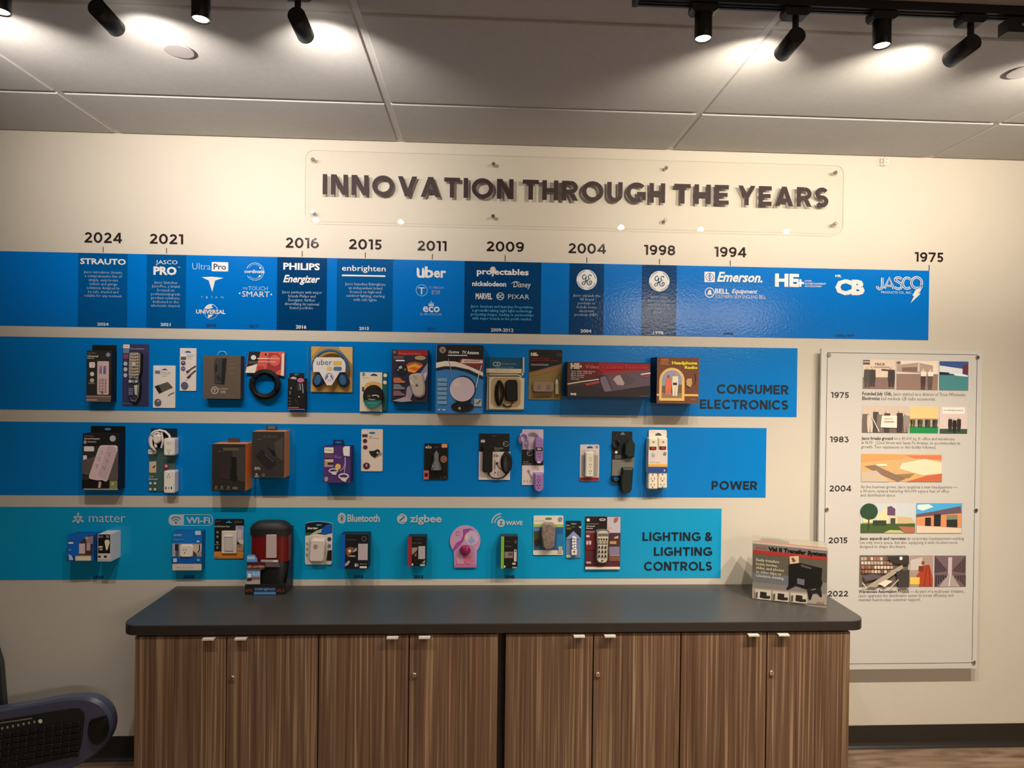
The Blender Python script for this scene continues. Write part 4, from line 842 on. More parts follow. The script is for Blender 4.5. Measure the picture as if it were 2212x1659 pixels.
begin('headphone_pack', 'clear square pack of blue headphones around a white front card', 'package', f)
part('backing_card'); f.Y = .01; BOX(215, 185, 1085, 1140, .010, BB, (150, 118, 60)); G.layer = 0; polyp([(215, 185), (420, 185), (215, 420)], (164, 126, 58)); polyp([(780, 185), (1085, 185), (1085, 560)], (170, 140, 88)); polyp([(215, 960), (400, 1110), (215, 1140)], (164, 124, 50)); polyp([(1085, 940), (860, 1120), (1085, 1120)], (160, 120, 52)); f.Y = .05
part('headband', label='blue headphone band'); TUB(arc(620, 640, 375, 385, 172, 368, 24), 30, .036, BLU, False, 10)
for x0, s_ in ((350, 1), (880, -1)):
    part('ear_cup'); f.Y = .034; L_ = f.loc(x0, 885, .034); a_ = math.radians(20*s_)
    pts_ = [(x0+115*math.cos(t*math.pi/10)*math.cos(a_)-160*math.sin(t*math.pi/10)*-math.sin(a_)*-1, 885+160*math.sin(t*math.pi/10)*math.cos(a_)+s_*115*math.cos(t*math.pi/10)*math.sin(abs(a_))) for t in range(20)]
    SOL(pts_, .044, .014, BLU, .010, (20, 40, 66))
f.Y = .047; part('front_card'); SOL([(330, 410), (830, 410), (910, 470), (940, 560), (938, 715), (820, 718), (650, 998), (550, 998), (390, 720), (260, 722), (252, 560), (285, 460)], .049, .046, (184, 176, 176)); f.Y = .049; G.layer = 0
part('printed_title'); T('uber', 335, 452, 655, 572, (62, 66, 84), .0); R(680, 485, 860, 572, (200, 148, 70), 20); E(605, 645, 65, 44, (200, 150, 90)); R(690, 605, 862, 688, (60, 88, 130), 30); RING(600, 845, 82, 100, 16, (110, 120, 165), 16, 180, 360); polyp([(510, 870), (560, 780), (580, 800), (520, 890)], (60, 66, 110)); polyp([(685, 870), (640, 780), (618, 800), (678, 890)], (60, 66, 110)); E(578, 885, 14, 26, (160, 140, 146), 8); E(622, 885, 14, 26, (160, 140, 146), 8)
part('clear_box'); BOX(125, 140, 1085, 1145, .052, .0105, M['clear'], 0, .002); end()
f = Frame(650, 730, 9.76, .01, (1530, 1130)); GRN = (12, 70, 72)
begin('tape_card', 'pale card with a dark round reel and green label, beside the headphones', 'card', f)
part('card'); BOX(1245, 725, 1710, 1550, .014, BB, (176, 168, 152)); part('side_flap'); BOX(1711, 725, 1818, 1535, .010, BB, GRN); G.layer = 0; f.Y = .010; E(1775, 785, 40, 40, WT); E(1770, 935, 42, 42, WT, 7); f.Y = .014
part('card_print'); G.layer = 0; polyp([(1340, 1000), (1400, 940), (1530, 915), (1650, 940), (1700, 975), (1700, 1045), (1600, 1000), (1450, 1010), (1360, 1090)], (180, 136, 80)); R(1290, 735, 1345, 800, (90, 100, 84)); polyp([(1462, 795), (1480, 770), (1540, 752), (1600, 775), (1618, 800)], (30, 34, 78)); R(1290, 1035, 1335, 1130, (60, 40, 24)); T('Green', 1290, 820, 1430, 850, (150, 130, 110), 0)
part('cable_reel', label='dark round reel'); f.Y = .034; L_ = f.loc(1520, 1235, .034); SOL([(1520+215*math.cos(t*math.pi/18), 1235+245*math.sin(t*math.pi/18)) for t in range(36)], .036, .015, (16, 16, 12), .006); f.Y = .036; G.layer = 0
polyp([(1312, 1318), (1708, 1318), (1680, 1400), (1600, 1475), (1520, 1490), (1420, 1465), (1350, 1400)], (18, 88, 84)); T('extension', 1410, 1352, 1620, 1398, (84, 128, 120), 0); T('cord', 1465, 1415, 1560, 1450, (84, 128, 120), 0); LN([(1500, 1215), (1580, 1205), (1640, 1225), (1635, 1255)], 20, (170, 160, 150)); LN([(1425, 1290), (1530, 1300), (1570, 1290)], 14, (160, 150, 140)); E(1440, 1230, 40, 28, (70, 62, 54), 10); end()
f = Frame(830, 730, 9.758, .045, (530, 800))
begin('mouse_box', 'dark box with an orange burst and a beige computer mouse', 'box', f)
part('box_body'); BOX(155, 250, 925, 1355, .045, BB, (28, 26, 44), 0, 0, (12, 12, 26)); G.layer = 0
part('printed_title'); R(280, 260, 905, 370, (120, 20, 26)); T('Wireless Scroll Mouse', 300, 312, 765, 345, (170, 100, 90), 0); E(215, 305, 38, 36, (80, 78, 92)); E(755, 418, 118, 44, (130, 120, 84)); R(190, 385, 405, 445, (76, 62, 58))
part('picture_print'); polyp([(455, 580), (520, 520), (660, 500), (800, 545), (820, 580), (640, 740), (500, 715)], (150, 62, 22)); polyp([(480, 600), (640, 540), (790, 590), (640, 735), (505, 700)], (206, 130, 46)); polyp([(500, 640), (640, 610), (740, 640), (640, 690)], (168, 76, 22)); polyp([(760, 740), (915, 520), (915, 760), (850, 940)], (110, 106, 132)); polyp([(820, 760), (900, 700), (870, 900)], (150, 145, 160)); E(372, 668, 120, 122, (14, 14, 20)); polyp([(295, 620), (360, 580), (385, 640), (320, 655)], (140, 140, 150)); polyp([(270, 680), (300, 650), (310, 700)], (130, 128, 135)); polyp([(410, 660), (465, 640), (450, 700)], (96, 92, 100)); R(240, 465, 430, 495, (190, 186, 184), 10)
for yy, c in ((840, (142, 84, 60)), (975, (88, 98, 98)), (1110, (104, 70, 80))): polyp([(200, yy), (330, yy), (375, yy+50), (445, yy+75), (440, yy+110), (200, yy+112)], c)
polyp([(460, 1240), (480, 1050), (540, 1000), (600, 1190), (560, 1290)], (120, 112, 128)); polyp([(180, 1330), (470, 1230), (600, 1330), (380, 1352)], (134, 120, 126))
part('computer_mouse', label='beige computer mouse'); f.Y = .048; SOL([(515, 810), (560, 765), (690, 740), (790, 750), (830, 850), (860, 1060), (845, 1200), (760, 1260), (660, 1250), (585, 1160), (530, 950)], .062, .0455, (142, 134, 124), .007); f.Y = .062; G.layer = 0; E(688, 998, 28, 28, (62, 58, 56), 12); polyp([(520, 820), (640, 1000), (560, 950)], (170, 164, 154)); LN([(630, 790), (640, 830)], 12, (90, 84, 80)); LN([(670, 820), (675, 860)], 12, (90, 84, 80)); end()
f = Frame(930, 730, 9.762, .062, (610, 860))
begin('antenna_box', 'large blue, white and black box with a printed dish antenna', 'box', f)
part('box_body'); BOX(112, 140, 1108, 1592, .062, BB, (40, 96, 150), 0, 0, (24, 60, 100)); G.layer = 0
part('title_band'); polyp([(130, 145), (1108, 145), (1108, 560), (560, 520), (125, 520)], (14, 12, 12)); ge(248, 258, 68, (120, 114, 96), (14, 12, 12)); T('Optima', 362, 268, 605, 345, (196, 190, 178), .02, .2); T('TV Antenna', 650, 270, 1022, 342, (196, 190, 178), .03, .2); R(360, 358, 770, 380, (170, 160, 150)); polyp([(560, 555), (640, 430), (1105, 440), (1105, 690), (800, 590)], (98, 36, 40)); polyp([(628, 530), (665, 445), (800, 450), (1100, 465), (1095, 530)], (172, 156, 150)); T('ANTENNA', 700, 470, 1040, 505, (110, 60, 60), .02)
part('picture_print'); polyp([(115, 640), (115, 530), (300, 490), (520, 500), (720, 560), (1108, 720), (1108, 800), (800, 660), (520, 605), (300, 600)], (182, 170, 156)); LN([(112, 670), (300, 630), (520, 635), (780, 690), (1108, 845)], 46, (12, 18, 30)); 
for k in range(6): R(150, 850+k*95, 350, 925+k*95, (88, 124, 156), 10)
LN([(375, 440), (420, 640), (460, 850)], 14, (120, 112, 112)); LN([(1075, 570), (1010, 800), (960, 1040)], 16, (170, 168, 172)); E(700, 1075, 255, 280, (12, 14, 18), 32); polyp([(450, 1180), (540, 1320), (560, 1390), (840, 1390), (870, 1300), (900, 1150)], (12, 14, 18)); E(680, 1450, 235, 112, (12, 13, 16), 32)
E(672, 1080, 262, 258, (160, 148, 158), 36); polyp([(480, 900), (600, 870), (640, 1000), (500, 1040)], (172, 156, 150)); E(620, 1482, 30, 30, (120, 120, 120), 10)
R(925, 1280, 1085, 1435, (130, 135, 140), 8); LN([(970, 1345), (1000, 1390), (1060, 1300)], 22, (60, 30, 26)); T('UP', 160, 1500, 215, 1532, (190, 200, 210), .02); T('HD', 262, 1500, 325, 1532, (190, 200, 210), .02); end()
f = Frame(1040, 740, 10.368, .02, (535, 930)); CRM = (158, 146, 124)
begin('car_charger_blister', 'teal and cream blister pack with a black charger and coiled cord', 'blister pack', f)
part('header_card'); BOX(90, 335, 905, 585, .006, BB, (0, 56, 84)); part('cream_card'); BOX(100, 585, 905, 1515, .0055, BB, (130, 122, 108)); f.Y = .006; G.layer = 0
part('printed_title'); T('CD', 245, 432, 430, 535, (110, 130, 140), .04); T('POWER CORD', 438, 460, 778, 498, (100, 120, 130), .0); T('ADAPTER', 300, 540, 720, 572, (100, 118, 124), .0); 
part('ledge'); BOX(105, 585, 900, 682, .014, .0062, (170, 158, 134), 12); f.Y = .014; G.layer = 0; T('cigarette lighter', 285, 615, 680, 640, (96, 84, 70), .0); f.Y = .006
part('side_rail'); TUB([(940, 330), (945, 640), (915, 735)], 22, .012, (160, 158, 146)); TUB([(122, 1500), (125, 760), (165, 715), (800, 715), (890, 760)], 18, .012, (150, 140, 122))
part('window_tray'); SOL([(165, 775), (870, 770), (900, 790), (960, 795), (955, 1490), (165, 1492)], .016, .006, (165, 156, 136)); f.Y = .016; G.layer = 0; polyp([(240, 830), (300, 790), (820, 790), (885, 850), (880, 1380), (800, 1450), (300, 1450), (215, 1350), (215, 900)], (140, 120, 88))
part('charger_body', label='black charger'); SOL([(540, 880), (600, 835), (780, 835), (805, 900), (815, 1290), (740, 1320), (560, 1310), (530, 1150)], .036, .0165, (9, 8, 8), .005)
part('coiled_cord', label='black coiled cord'); 
for rr in (0, 26, 52): TUB([(400+(85-rr*.6)*math.cos(t*math.pi/12)+rr*.4, 1130+(270-rr*.5)*math.sin(t*math.pi/12)) for t in range(24)], 22, .022+rr*.0002, (9, 8, 8), True)
TUB([(480, 1380), (560, 1440), (660, 1420), (700, 1330)], 16, .022, (9, 8, 8))
end()
f = Frame(1040, 740, 10.368, .006, (1430, 720)); TAN = (104, 88, 52)
begin('cassette_card', 'black and tan card with a clear cassette and a small white bottle', 'blister pack', f)
part('card'); BOX(1060, 155, 1808, 1280, .006, BB, TAN, 26); f.Y = .006; G.layer = 0
part('printed_title'); polyp([(1066, 170), (1085, 158), (1790, 158), (1805, 175), (1805, 465), (1420, 580), (1066, 665)], (14, 10, 11)); LN([(1062, 682), (1380, 590), (1805, 470)], 14, (60, 84, 84)); polyp([(1064, 700), (1400, 605), (1805, 485), (1805, 560), (1400, 690), (1064, 770)], (120, 82, 44)); T('HE', 1100, 228, 1235, 305, (165, 158, 140), .08); E(1250, 285, 16, 16, (180, 175, 160), 8); T('Cassette Recorder', 1105, 340, 1515, 375, (120, 26, 26), .01); T('Deluxe Cleaner / Demagnetizer', 1105, 390, 1718, 425, (130, 30, 30), .01); R(1105, 480, 1500, 520, (92, 88, 84)); RING(1735, 270, 62, 38, 12, (80, 78, 76), 4, 45, 405)
part('cassette', label='smoky clear cassette'); f.Y = .018; BOX(1150, 880, 1630, 1110, .020, .0065, (112, 92, 78), 60, .003); f.Y = .020; G.layer = 0; RING(1300, 1000, 34, 36, 12, (70, 56, 46)); RING(1500, 1000, 34, 36, 12, (70, 56, 46)); RING(1385, 1010, 44, 52, 8, (150, 130, 116)); polyp([(1160, 1130), (1600, 1110), (1600, 1170), (1180, 1190)], (70, 52, 34))
part('cleaner_bottle', label='small white bottle'); f.Y = .016; TUB([(1690, 1155), (1690, 940)], 42, .014, (168, 160, 130), False, 12)
L_ = f.loc(1690, 938, .014); tube(G.mb, [f.q(L_, 1690, 936), f.q(L_, 1690, 905), f.q(L_, 1688, 860), f.q(L_, 1687, 818)], [k*L_[3].x for k in (40, 40, 32, 12)], K((180, 176, 164)), 12)
end()
f = Frame(1210, 740, 10.367, .10, (1090, 830))
begin('rewinder_box', 'wide low red, black and grey box with a printed cassette rewinder', 'box', f)
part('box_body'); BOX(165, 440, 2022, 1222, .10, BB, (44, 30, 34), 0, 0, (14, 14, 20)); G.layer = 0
part('picture_print'); polyp([(400, 445), (2010, 470), (2010, 600), (900, 740), (500, 820), (380, 620)], (78, 14, 24)); polyp([(860, 445), (1500, 460), (2000, 480), (1990, 590), (1000, 700), (850, 600)], (112, 18, 26)); polyp([(880, 700), (1400, 620), (2000, 560), (2010, 620), (1100, 760)], (100, 40, 46)); polyp([(900, 780), (1330, 700), (1960, 620), (2010, 640), (2010, 950), (1150, 1090), (990, 1105), (900, 870)], (70, 58, 68)); polyp([(900, 780), (1010, 745), (1150, 1080), (990, 1105), (905, 880)], (88, 78, 92)); polyp([(1180, 820), (1260, 740), (1340, 725), (1440, 900), (1420, 955), (1280, 945)], (134, 118, 122)); polyp([(1345, 725), (1480, 710), (1620, 770), (1690, 850), (1600, 920), (1445, 940), (1435, 890)], (64, 54, 60)); LN([(1040, 745), (1170, 1055)], 10, (44, 36, 46)); LN([(168, 940), (500, 880), (865, 825)], 26, (165, 150, 132)); polyp([(540, 930), (870, 860), (880, 910), (600, 970)], (122, 44, 54)); LN([(1805, 705), (2020, 672)], 30, (176, 160, 145)); polyp([(1850, 750), (2020, 718), (2020, 750), (1870, 780)], (122, 44, 52)); polyp([(170, 1000), (560, 960), (950, 1000), (1000, 1115), (2020, 960), (2020, 1215), (170, 1215)], (32, 26, 28))
part('printed_title'); T('HE', 228, 468, 430, 600, (150, 138, 122), .09); polyp([(420, 545), (460, 505), (490, 545), (460, 580)], (150, 140, 125)); T('Video', 550, 500, 852, 590, (160, 70, 66), .02); T('Cassette Rewinder', 932, 508, 1960, 592, (150, 36, 44), .02); T('VHS', 228, 1138, 362, 1188, (186, 180, 170), .05)
PARA(['Two Way High Speed', 'Auto Stop and Soft', 'Eject System', 'One Touch', 'Full Size'], 240, 770, 635, 840, (150, 140, 134), 'l', .02); T('JASCO', 1780, 1180, 1970, 1208, (100, 90, 92), 0); end()
f = Frame(1390, 740, 6.32, .105, (470, 520)); BR = (84, 50, 36)
begin('headphone_radio_box', 'brown box with yellow title and an arched picture, rightmost of the upper row', 'box', f)
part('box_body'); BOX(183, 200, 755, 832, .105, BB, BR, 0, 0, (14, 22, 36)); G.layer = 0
part('printed_title'); T('Headphone', 385, 255, 730, 312, (184, 168, 44), .04); T('Radio', 560, 318, 735, 358, (184, 168, 44), .04)
PARA(['AM/FM', 'STEREO', 'Built In', 'Antenna'], 232, 352, 226, 302, (176, 112, 64), 'l', .02)
R(183, 702, 750, 730, (184, 140, 76)); T('JASCO', 640, 765, 725, 785, (150, 110, 90), 0, .2)
part('arched_picture'); polyp([(215, 795), (215, 520)]+[(p[0], p[1]) for p in arc(388, 520, 172, 176, 180, 360, 14)]+[(560, 795)], (186, 144, 84)); polyp([(250, 756), (250, 520)]+[(p[0], p[1]) for p in arc(388, 515, 136, 136, 180, 360, 14)]+[(524, 756)], (112, 118, 140)); polyp([(250, 600), (330, 570), (524, 575), (524, 756), (250, 756)], (84, 70, 50)); R(250, 690, 524, 756, (110, 92, 74))
person(338, 440, 715, 84, (172, 86, 66), (120, 70, 50)); person(430, 400, 730, 84, (184, 170, 150), (150, 110, 84)); R(400, 548, 455, 580, (40, 36, 36))
polyp([(580, 520), (600, 490), (655, 488), (660, 560), (640, 612), (585, 580)], (150, 120, 78)); LN([(700, 420), (715, 500), (700, 570)], 10, (60, 36, 28)); end()
# ================================================================ row two (power)
LUM[0] = .45
f = Frame(160, 905, 8.967, .055, (510, 830))
begin('surge_protector_box', 'large black box with a printed white power strip, leftmost package of the middle row', 'box', f)
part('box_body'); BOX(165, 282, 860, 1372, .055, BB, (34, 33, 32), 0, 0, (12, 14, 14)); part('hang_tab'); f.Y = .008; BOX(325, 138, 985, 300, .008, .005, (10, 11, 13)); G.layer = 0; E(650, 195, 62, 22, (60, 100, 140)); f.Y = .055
part('printed_title'); G.layer = 0; R(166, 284, 859, 520, (18, 18, 18)); T('UltraPro', 195, 312, 385, 345, (110, 84, 100), 0); T('Surge Protector', 195, 365, 502, 408, TX, .03); RING(215, 450, 22, 30, 8, TX); T('9', 205, 432, 227, 468, TX, .02); R(260, 432, 435, 458, (110, 100, 105)); E(750, 375, 60, 60, (130, 132, 132))
part('picture_print'); R(195, 530, 392, 628, (165, 160, 162), 20); R(182, 705, 255, 828, (165, 160, 162), 14); polyp([(166, 800), (500, 700), (859, 640), (859, 1200), (700, 1190), (166, 1060)], (66, 60, 58)); R(166, 1180, 859, 1335, (14, 13, 14)); R(700, 1190, 850, 1365, (96, 100, 62)); T('3X', 735, 1230, 790, 1275, (170, 170, 140), .02)
R(200, 1345, 860, 1372, (120, 115, 100))
part('power_strip', label='white power strip with six outlets'); f.Y = .057; SOL([(495, 520), (520, 512), (790, 512), (825, 545), (828, 620), (640, 1200), (610, 1222), (545, 1190), (440, 1195), (310, 1170), (280, 1140), (285, 1100), (460, 580)], .063, .0552, (158, 140, 142), .002); f.Y = .063; G.layer = 0; polyp([(655, 520), (800, 530), (815, 610), (620, 1180), (470, 1080)], (146, 128, 132))
for cx, cy in ((540, 650), (492, 775), (450, 905), (690, 680), (650, 810), (600, 945)): outlet(cx, cy, 42, (84, 66, 66))
TUB([(505, 1215), (490, 1330)], 26, .058, (140, 124, 124)); end()
f = Frame(160, 905, 8.967, .03, (1720, 820)); DG2 = (44, 66, 66)
begin('power_strip_pack', 'white two-block outlet strip with coiled cord on a dark green card', 'power strip', f)
part('card'); f.Y = .006; BOX(1450, 560, 1960, 1400, .006, BB, DG2); part('card_top'); BOX(1490, 185, 1990, 560, .0058, BB, (10, 22, 28)); G.layer = 0; f.Y = .006
part('card_print'); R(1435, 590, 1590, 680, (176, 170, 166), 16); T('Philips', 1450, 620, 1575, 650, (80, 84, 90), 0); R(1450, 690, 1600, 780, (36, 50, 54)); polyp([(1460, 830), (1595, 820), (1595, 1040), (1460, 1040)], (150, 136, 122)); R(1460, 960, 1595, 1040, (160, 130, 96)); polyp([(1520, 940), (1580, 890), (1580, 920), (1540, 955)], (20, 20, 22)); E(1785, 915, 56, 56, (84, 30, 50)); E(1790, 910, 30, 30, (150, 110, 120)); T('6 Outlet', 1730, 740, 1880, 765, (110, 130, 130), 0); T('Turbo', 1460, 1100, 1555, 1130, (150, 150, 145), 0); T('Extension', 1460, 1145, 1625, 1178, (165, 165, 160), .01)
for cx in (1490, 1580):
    for cy in (1245, 1360): E(cx, cy, 26, 28, (150, 155, 150), 6)
for nm, y0, y1 in (('outlet_block', 375, 712), ('outlet_block', 1005, 1442)):
    part(nm, label='white outlet block'); BOX(1730, y0, 1945, y1, .044, .0062, (184, 174, 160), 34, .004, (160, 156, 156)); f.Y = .044; G.layer = 0
    if y0 < 900: outlet(1835, 630, 52, (60, 50, 46)); R(1790, 478, 1880, 486, (150, 140, 130)); R(1780, 448, 1890, 456, (150, 140, 130))
    else:
        outlet(1835, 1100, 52, (60, 50, 46), -1)
        for cx in (1787, 1893): R(cx-10, 1310, cx+10, 1362, (24, 22, 24))
        R(1838, 1315, 1852, 1355, (70, 66, 66))
    f.Y = .03
part('coiled_cord', label='white coiled cord'); TUB(arc(1600, 420, 138, 190, 120, 270, 12)+[(1650, 215), (1760, 240), (1840, 310), (1860, 375)], 22, .02, (166, 160, 156)); TUB(arc(1610, 440, 110, 175, -60, -250, 12), 20, .03, (160, 154, 150)); TUB([(1690, 560), (1725, 420), (1690, 260)], 20, .026, (160, 154, 150)); TUB([(1510, 560), (1470, 450), (1490, 330)], 20, .032, (160, 154, 150))
part('plug', label='white plug'); SOL([(1510, 380), (1540, 310), (1610, 295), (1660, 330), (1660, 430), (1600, 480), (1545, 470)], .044, .022, (170, 158, 152), .004); TUB([(1575, 470), (1585, 550)], 26, .032, (166, 156, 150)); end()
f = Frame(440, 900, 9.219, .084, (495, 1010)); ORG = (172, 100, 38)
begin('black_orange_box', 'black box with orange sides, lower and left one of the two orange-sided boxes', 'box', f)
part('box_body'); BOX(165, 545, 830, 1480, .084, BB, (30, 27, 25), 0, 0, ORG); part('hang_tab'); f.Y = .01; BOX(480, 425, 700, 560, .01, .007, (44, 44, 48)); f.Y = .084; G.layer = 0
part('picture_print'); polyp([(560, 640), (825, 600), (825, 1300), (600, 1250)], (44, 40, 36)); SOLc = (12, 11, 11); polyp([(555, 800), (655, 800), (660, 1180), (690, 1200), (640, 1300), (530, 1260), (535, 1080), (555, 1050)], SOLc); R(385, 618, 700, 678, (62, 56, 44)); T('SURGE', 400, 625, 690, 670, (74, 66, 50), .0); T('stax', 275, 682, 350, 702, (90, 76, 76), 0)
polyp([(330, 950), (530, 920), (530, 1250), (330, 1250)], (36, 26, 28))
for cx in (252, 370, 500): E(cx, 1400, 26, 24, (76, 72, 64), 8); R(cx-38, 1432, cx+38, 1450, (76, 72, 64))
R(585, 1395, 685, 1450, (70, 70, 66)); end()
f = Frame(440, 900, 9.219, .08, (1280, 760))
begin('black_orange_box', 'black box with orange sides, higher and right one of the two orange-sided boxes', 'box', f)
part('box_body'); BOX(965, 298, 1605, 1222, .080, BB, (36, 32, 31), 0, 0, ORG); part('hang_tab'); f.Y = .01; BOX(1240, 180, 1450, 310, .01, .007, (40, 42, 44)); G.layer = 0; R(1275, 195, 1415, 235, (70, 82, 92)); f.Y = .080; G.layer = 0
part('picture_print'); polyp([(1020, 780), (1150, 660), (1240, 740), (1420, 900), (1380, 1020), (1270, 1060), (1190, 980)], (26, 20, 22)); LN([(1150, 670), (1280, 790), (1430, 900), (1425, 970)], 18, (12, 10, 12)); LN([(1215, 745), (1400, 900)], 12, (74, 68, 66)); polyp([(1250, 600), (1400, 680), (1440, 770), (1390, 800), (1330, 690)], (14, 12, 13)); polyp([(1400, 520), (1590, 400), (1590, 900), (1460, 800)], (50, 46, 42)); T('SURGE', 1185, 375, 1460, 425, (70, 62, 60), .0); T('8ft', 1015, 1000, 1140, 1060, (150, 142, 134), .0); E(1060, 1150, 24, 24, (120, 110, 104), 8); R(1020, 1178, 1105, 1205, (110, 104, 98)); E(1195, 1165, 36, 42, (64, 62, 58), 10); T('stax', 1070, 445, 1165, 468, (84, 76, 74), 0); end()
f = Frame(680, 910, 11.06, .07, (530, 1020)); PUR = (58, 34, 82)
begin('charging_cable_box', 'purple box with printed white charging cables and an orange dot', 'box', f)
part('box_body'); BOX(200, 600, 855, 1470, .07, BB, PUR, 0, 0, (28, 20, 66)); part('hang_tab'); f.Y = .01; BOX(440, 445, 690, 640, .01, .007, (18, 20, 58), 20); G.layer = 0; E(560, 502, 84, 26, (0, 90, 130)); f.Y = .07; G.layer = 0
part('printed_title'); R(225, 625, 445, 760, (176, 170, 156), 20); T('Philips', 250, 672, 420, 715, (84, 84, 76), .01); T('car', 470, 800, 530, 850, (110, 90, 140), 0); T('charger', 470, 830, 640, 890, (120, 100, 150), 0); R(235, 780, 440, 880, (76, 50, 76)); 
part('picture_print'); R(230, 910, 445, 1090, (130, 110, 96)); polyp([(230, 920), (445, 905), (445, 960), (300, 970)], (150, 140, 120)); R(310, 985, 445, 1040, (40, 22, 36)); R(230, 1060, 440, 1095, (120, 96, 126)); E(557, 1085, 68, 72, (206, 136, 70)); R(235, 1322, 325, 1440, (110, 110, 116), 40)
LN([(722, 850), (725, 1000), (690, 1120), (600, 1185)], 22, (128, 112, 150)); LN([(728, 850), (735, 1050), (710, 1230)], 22, (128, 112, 150)); RING(450, 1180, 100, 46, 30, (150, 144, 152)); polyp([(395, 1200), (540, 1190), (520, 1280), (420, 1270)], (150, 150, 146)); RING(697, 1310, 112, 56, 34, (156, 150, 158)); polyp([(590, 1330), (800, 1350), (740, 1450), (650, 1410)], (156, 150, 146))
part('car_plug', label='white plug'); f.Y = .071; SOL([(670, 640), (710, 600), (835, 600), (830, 845), (690, 830), (670, 720)], .075, .0702, (184, 178, 172), .0015); end()
f = Frame(680, 910, 11.06, .004, (1365, 690))
begin('adapter_card', 'pale card printed with a black plug and dark red dots, middle row', 'card', f)
part('card'); BOX(1108, 190, 1622, 1195, .006, BB, (164, 152, 142), 26); f.Y = .006; G.layer = 0
part('hang_hole'); E(1368, 278, 76, 24, (0, 84, 128), 12)
part('printed_title'); R(1130, 235, 1245, 300, (180, 172, 164)); R(1132, 312, 1258, 380, (66, 30, 46)); T('USB', 1290, 350, 1365, 375, (120, 108, 102), .01); T('Car Charger', 1290, 388, 1540, 422, (120, 108, 102), .01); E(1200, 470, 54, 50, (60, 28, 42)); E(1206, 622, 56, 50, (60, 28, 42)); E(1242, 1065, 82, 80, (56, 24, 40)); R(1220, 1010, 1265, 1090, (130, 96, 110), 18)
part('picture_print'); polyp([(1440, 870), (1600, 790), (1605, 740), (1540, 720)], (120, 106, 96)); polyp([(1305, 705), (1400, 710), (1500, 662), (1555, 690), (1550, 770), (1440, 870), (1350, 820), (1305, 750)], (20, 22, 20)); E(1505, 750, 28, 28, (140, 134, 122), 10); end()
f = Frame(900, 940, 15.08, .014, (630, 860))
begin('car_charger_card', 'small black card with a grey cone-shaped charger and orange marks, middle row', 'card', f)
part('card'); BOX(245, 275, 1020, 1445, .008, BB, (10, 9, 9), 24); f.Y = .008; G.layer = 0
part('printed_title'); T('eco', 280, 365, 485, 435, (150, 150, 130), .03); polyp([(350, 360), (382, 315), (412, 360)], (110, 106, 96)); R(808, 282, 992, 405, (196, 112, 78), 16); E(880, 780, 112, 114, (110, 76, 62)); RING(880, 780, 60, 58, 14, (56, 22, 16)); T('2.1A', 755, 1325, 985, 1420, (52, 60, 58), .01); E(645, 395, 96, 26, (22, 40, 66)); R(235, 1150, 405, 1440, (140, 76, 70), 24); R(262, 1228, 372, 1355, (54, 18, 16)); T('Safe', 590, 1385, 700, 1415, (40, 46, 50), 0)
part('charger_cone', label='grey cone-shaped charger'); L_ = f.loc(640, 860, .02); tube(G.mb, [f.q(L_, 638, yy) for yy in (500, 560, 600, 820, 960, 1120)], [k*L_[3].x for k in (14, 46, 88, 84, 140, 180)], K((70, 72, 72)), 14)
part('metal_strips', True, 'bright strips'); f.Y = .034; G.layer = 0; LN([(600, 890), (620, 930), (560, 980), (520, 1030)], 34, (190, 190, 188)); polyp([(670, 900), (710, 960), (715, 1110), (680, 1040)], (110, 112, 112)); f.Y = .030; LN([(632, 600), (630, 820)], 26, (96, 104, 108)); end()
f = Frame(1020, 910, 9.761, .02, (470, 750))
begin('extension_cord_pack', 'black and white card with a black outlet bar and a looped black cord', 'extension cord', f)
part('card'); f.Y = .006; BOX(150, 262, 785, 640, .008, BB, (14, 14, 16)); part('white_card'); BOX(140, 640, 800, 1235, .007, BB, (162, 150, 148)); f.Y = .008; G.layer = 0
part('printed_title'); R(180, 392, 265, 448, (140, 145, 128)); T('Extension', 468, 545, 650, 582, (106, 112, 104), .01); T('Cord', 470, 590, 570, 620, (106, 112, 104), .01); RING(708, 475, 58, 52, 12, (110, 112, 108), 20, 0, 330); LN([(645, 472), (710, 472)], 12, (110, 112, 108)); T('10', 460, 695, 540, 752, (40, 36, 36), .0); T('ft', 545, 715, 580, 742, (90, 84, 80), 0); E(462, 310, 50, 22, (30, 44, 60), 10)
LN([(520, 890), (560, 960), (600, 1000), (640, 1020)], 16, (60, 34, 32)); E(525, 885, 28, 28, (50, 26, 26), 8); polyp([(470, 1090), (490, 1062), (512, 1090)], (30, 24, 24)); R(475, 820, 495, 1000, (120, 110, 108)); R(540, 1050, 570, 1140, (130, 122, 120))
part('outlet_bar', label='black outlet bar'); SOL([(225, 540), (255, 515), (400, 515), (430, 540), (430, 1050), (400, 1082), (255, 1082), (218, 1050)], .032, .0085, (12, 11, 10), .003)
part('cord_loop', label='black cord loop'); TUB([(340, 1080), (365, 1150), (440, 1200), (560, 1205), (660, 1180), (740, 1100)], 16, .016, (18, 18, 20)); 
for rr in (0, 22, 42): TUB([(722+(108-rr)*math.cos(t*math.pi/12), 875+(225-rr)*math.sin(t*math.pi/12)) for t in range(24)], 15, .016+rr*.0004, (20, 20, 22) if rr else (12, 12, 14), True)
f.Y = .012; polyp([(650, 760), (720, 680), (790, 720), (800, 900), (760, 1060), (680, 1020), (640, 900)], (58, 56, 58)); end()
f = Frame(1020, 910, 9.761, .03, (1260, 800)); LIL = (110, 84, 130)
begin('lilac_power_strip', 'lilac power strip with cord on a white and black card', 'power strip', f)
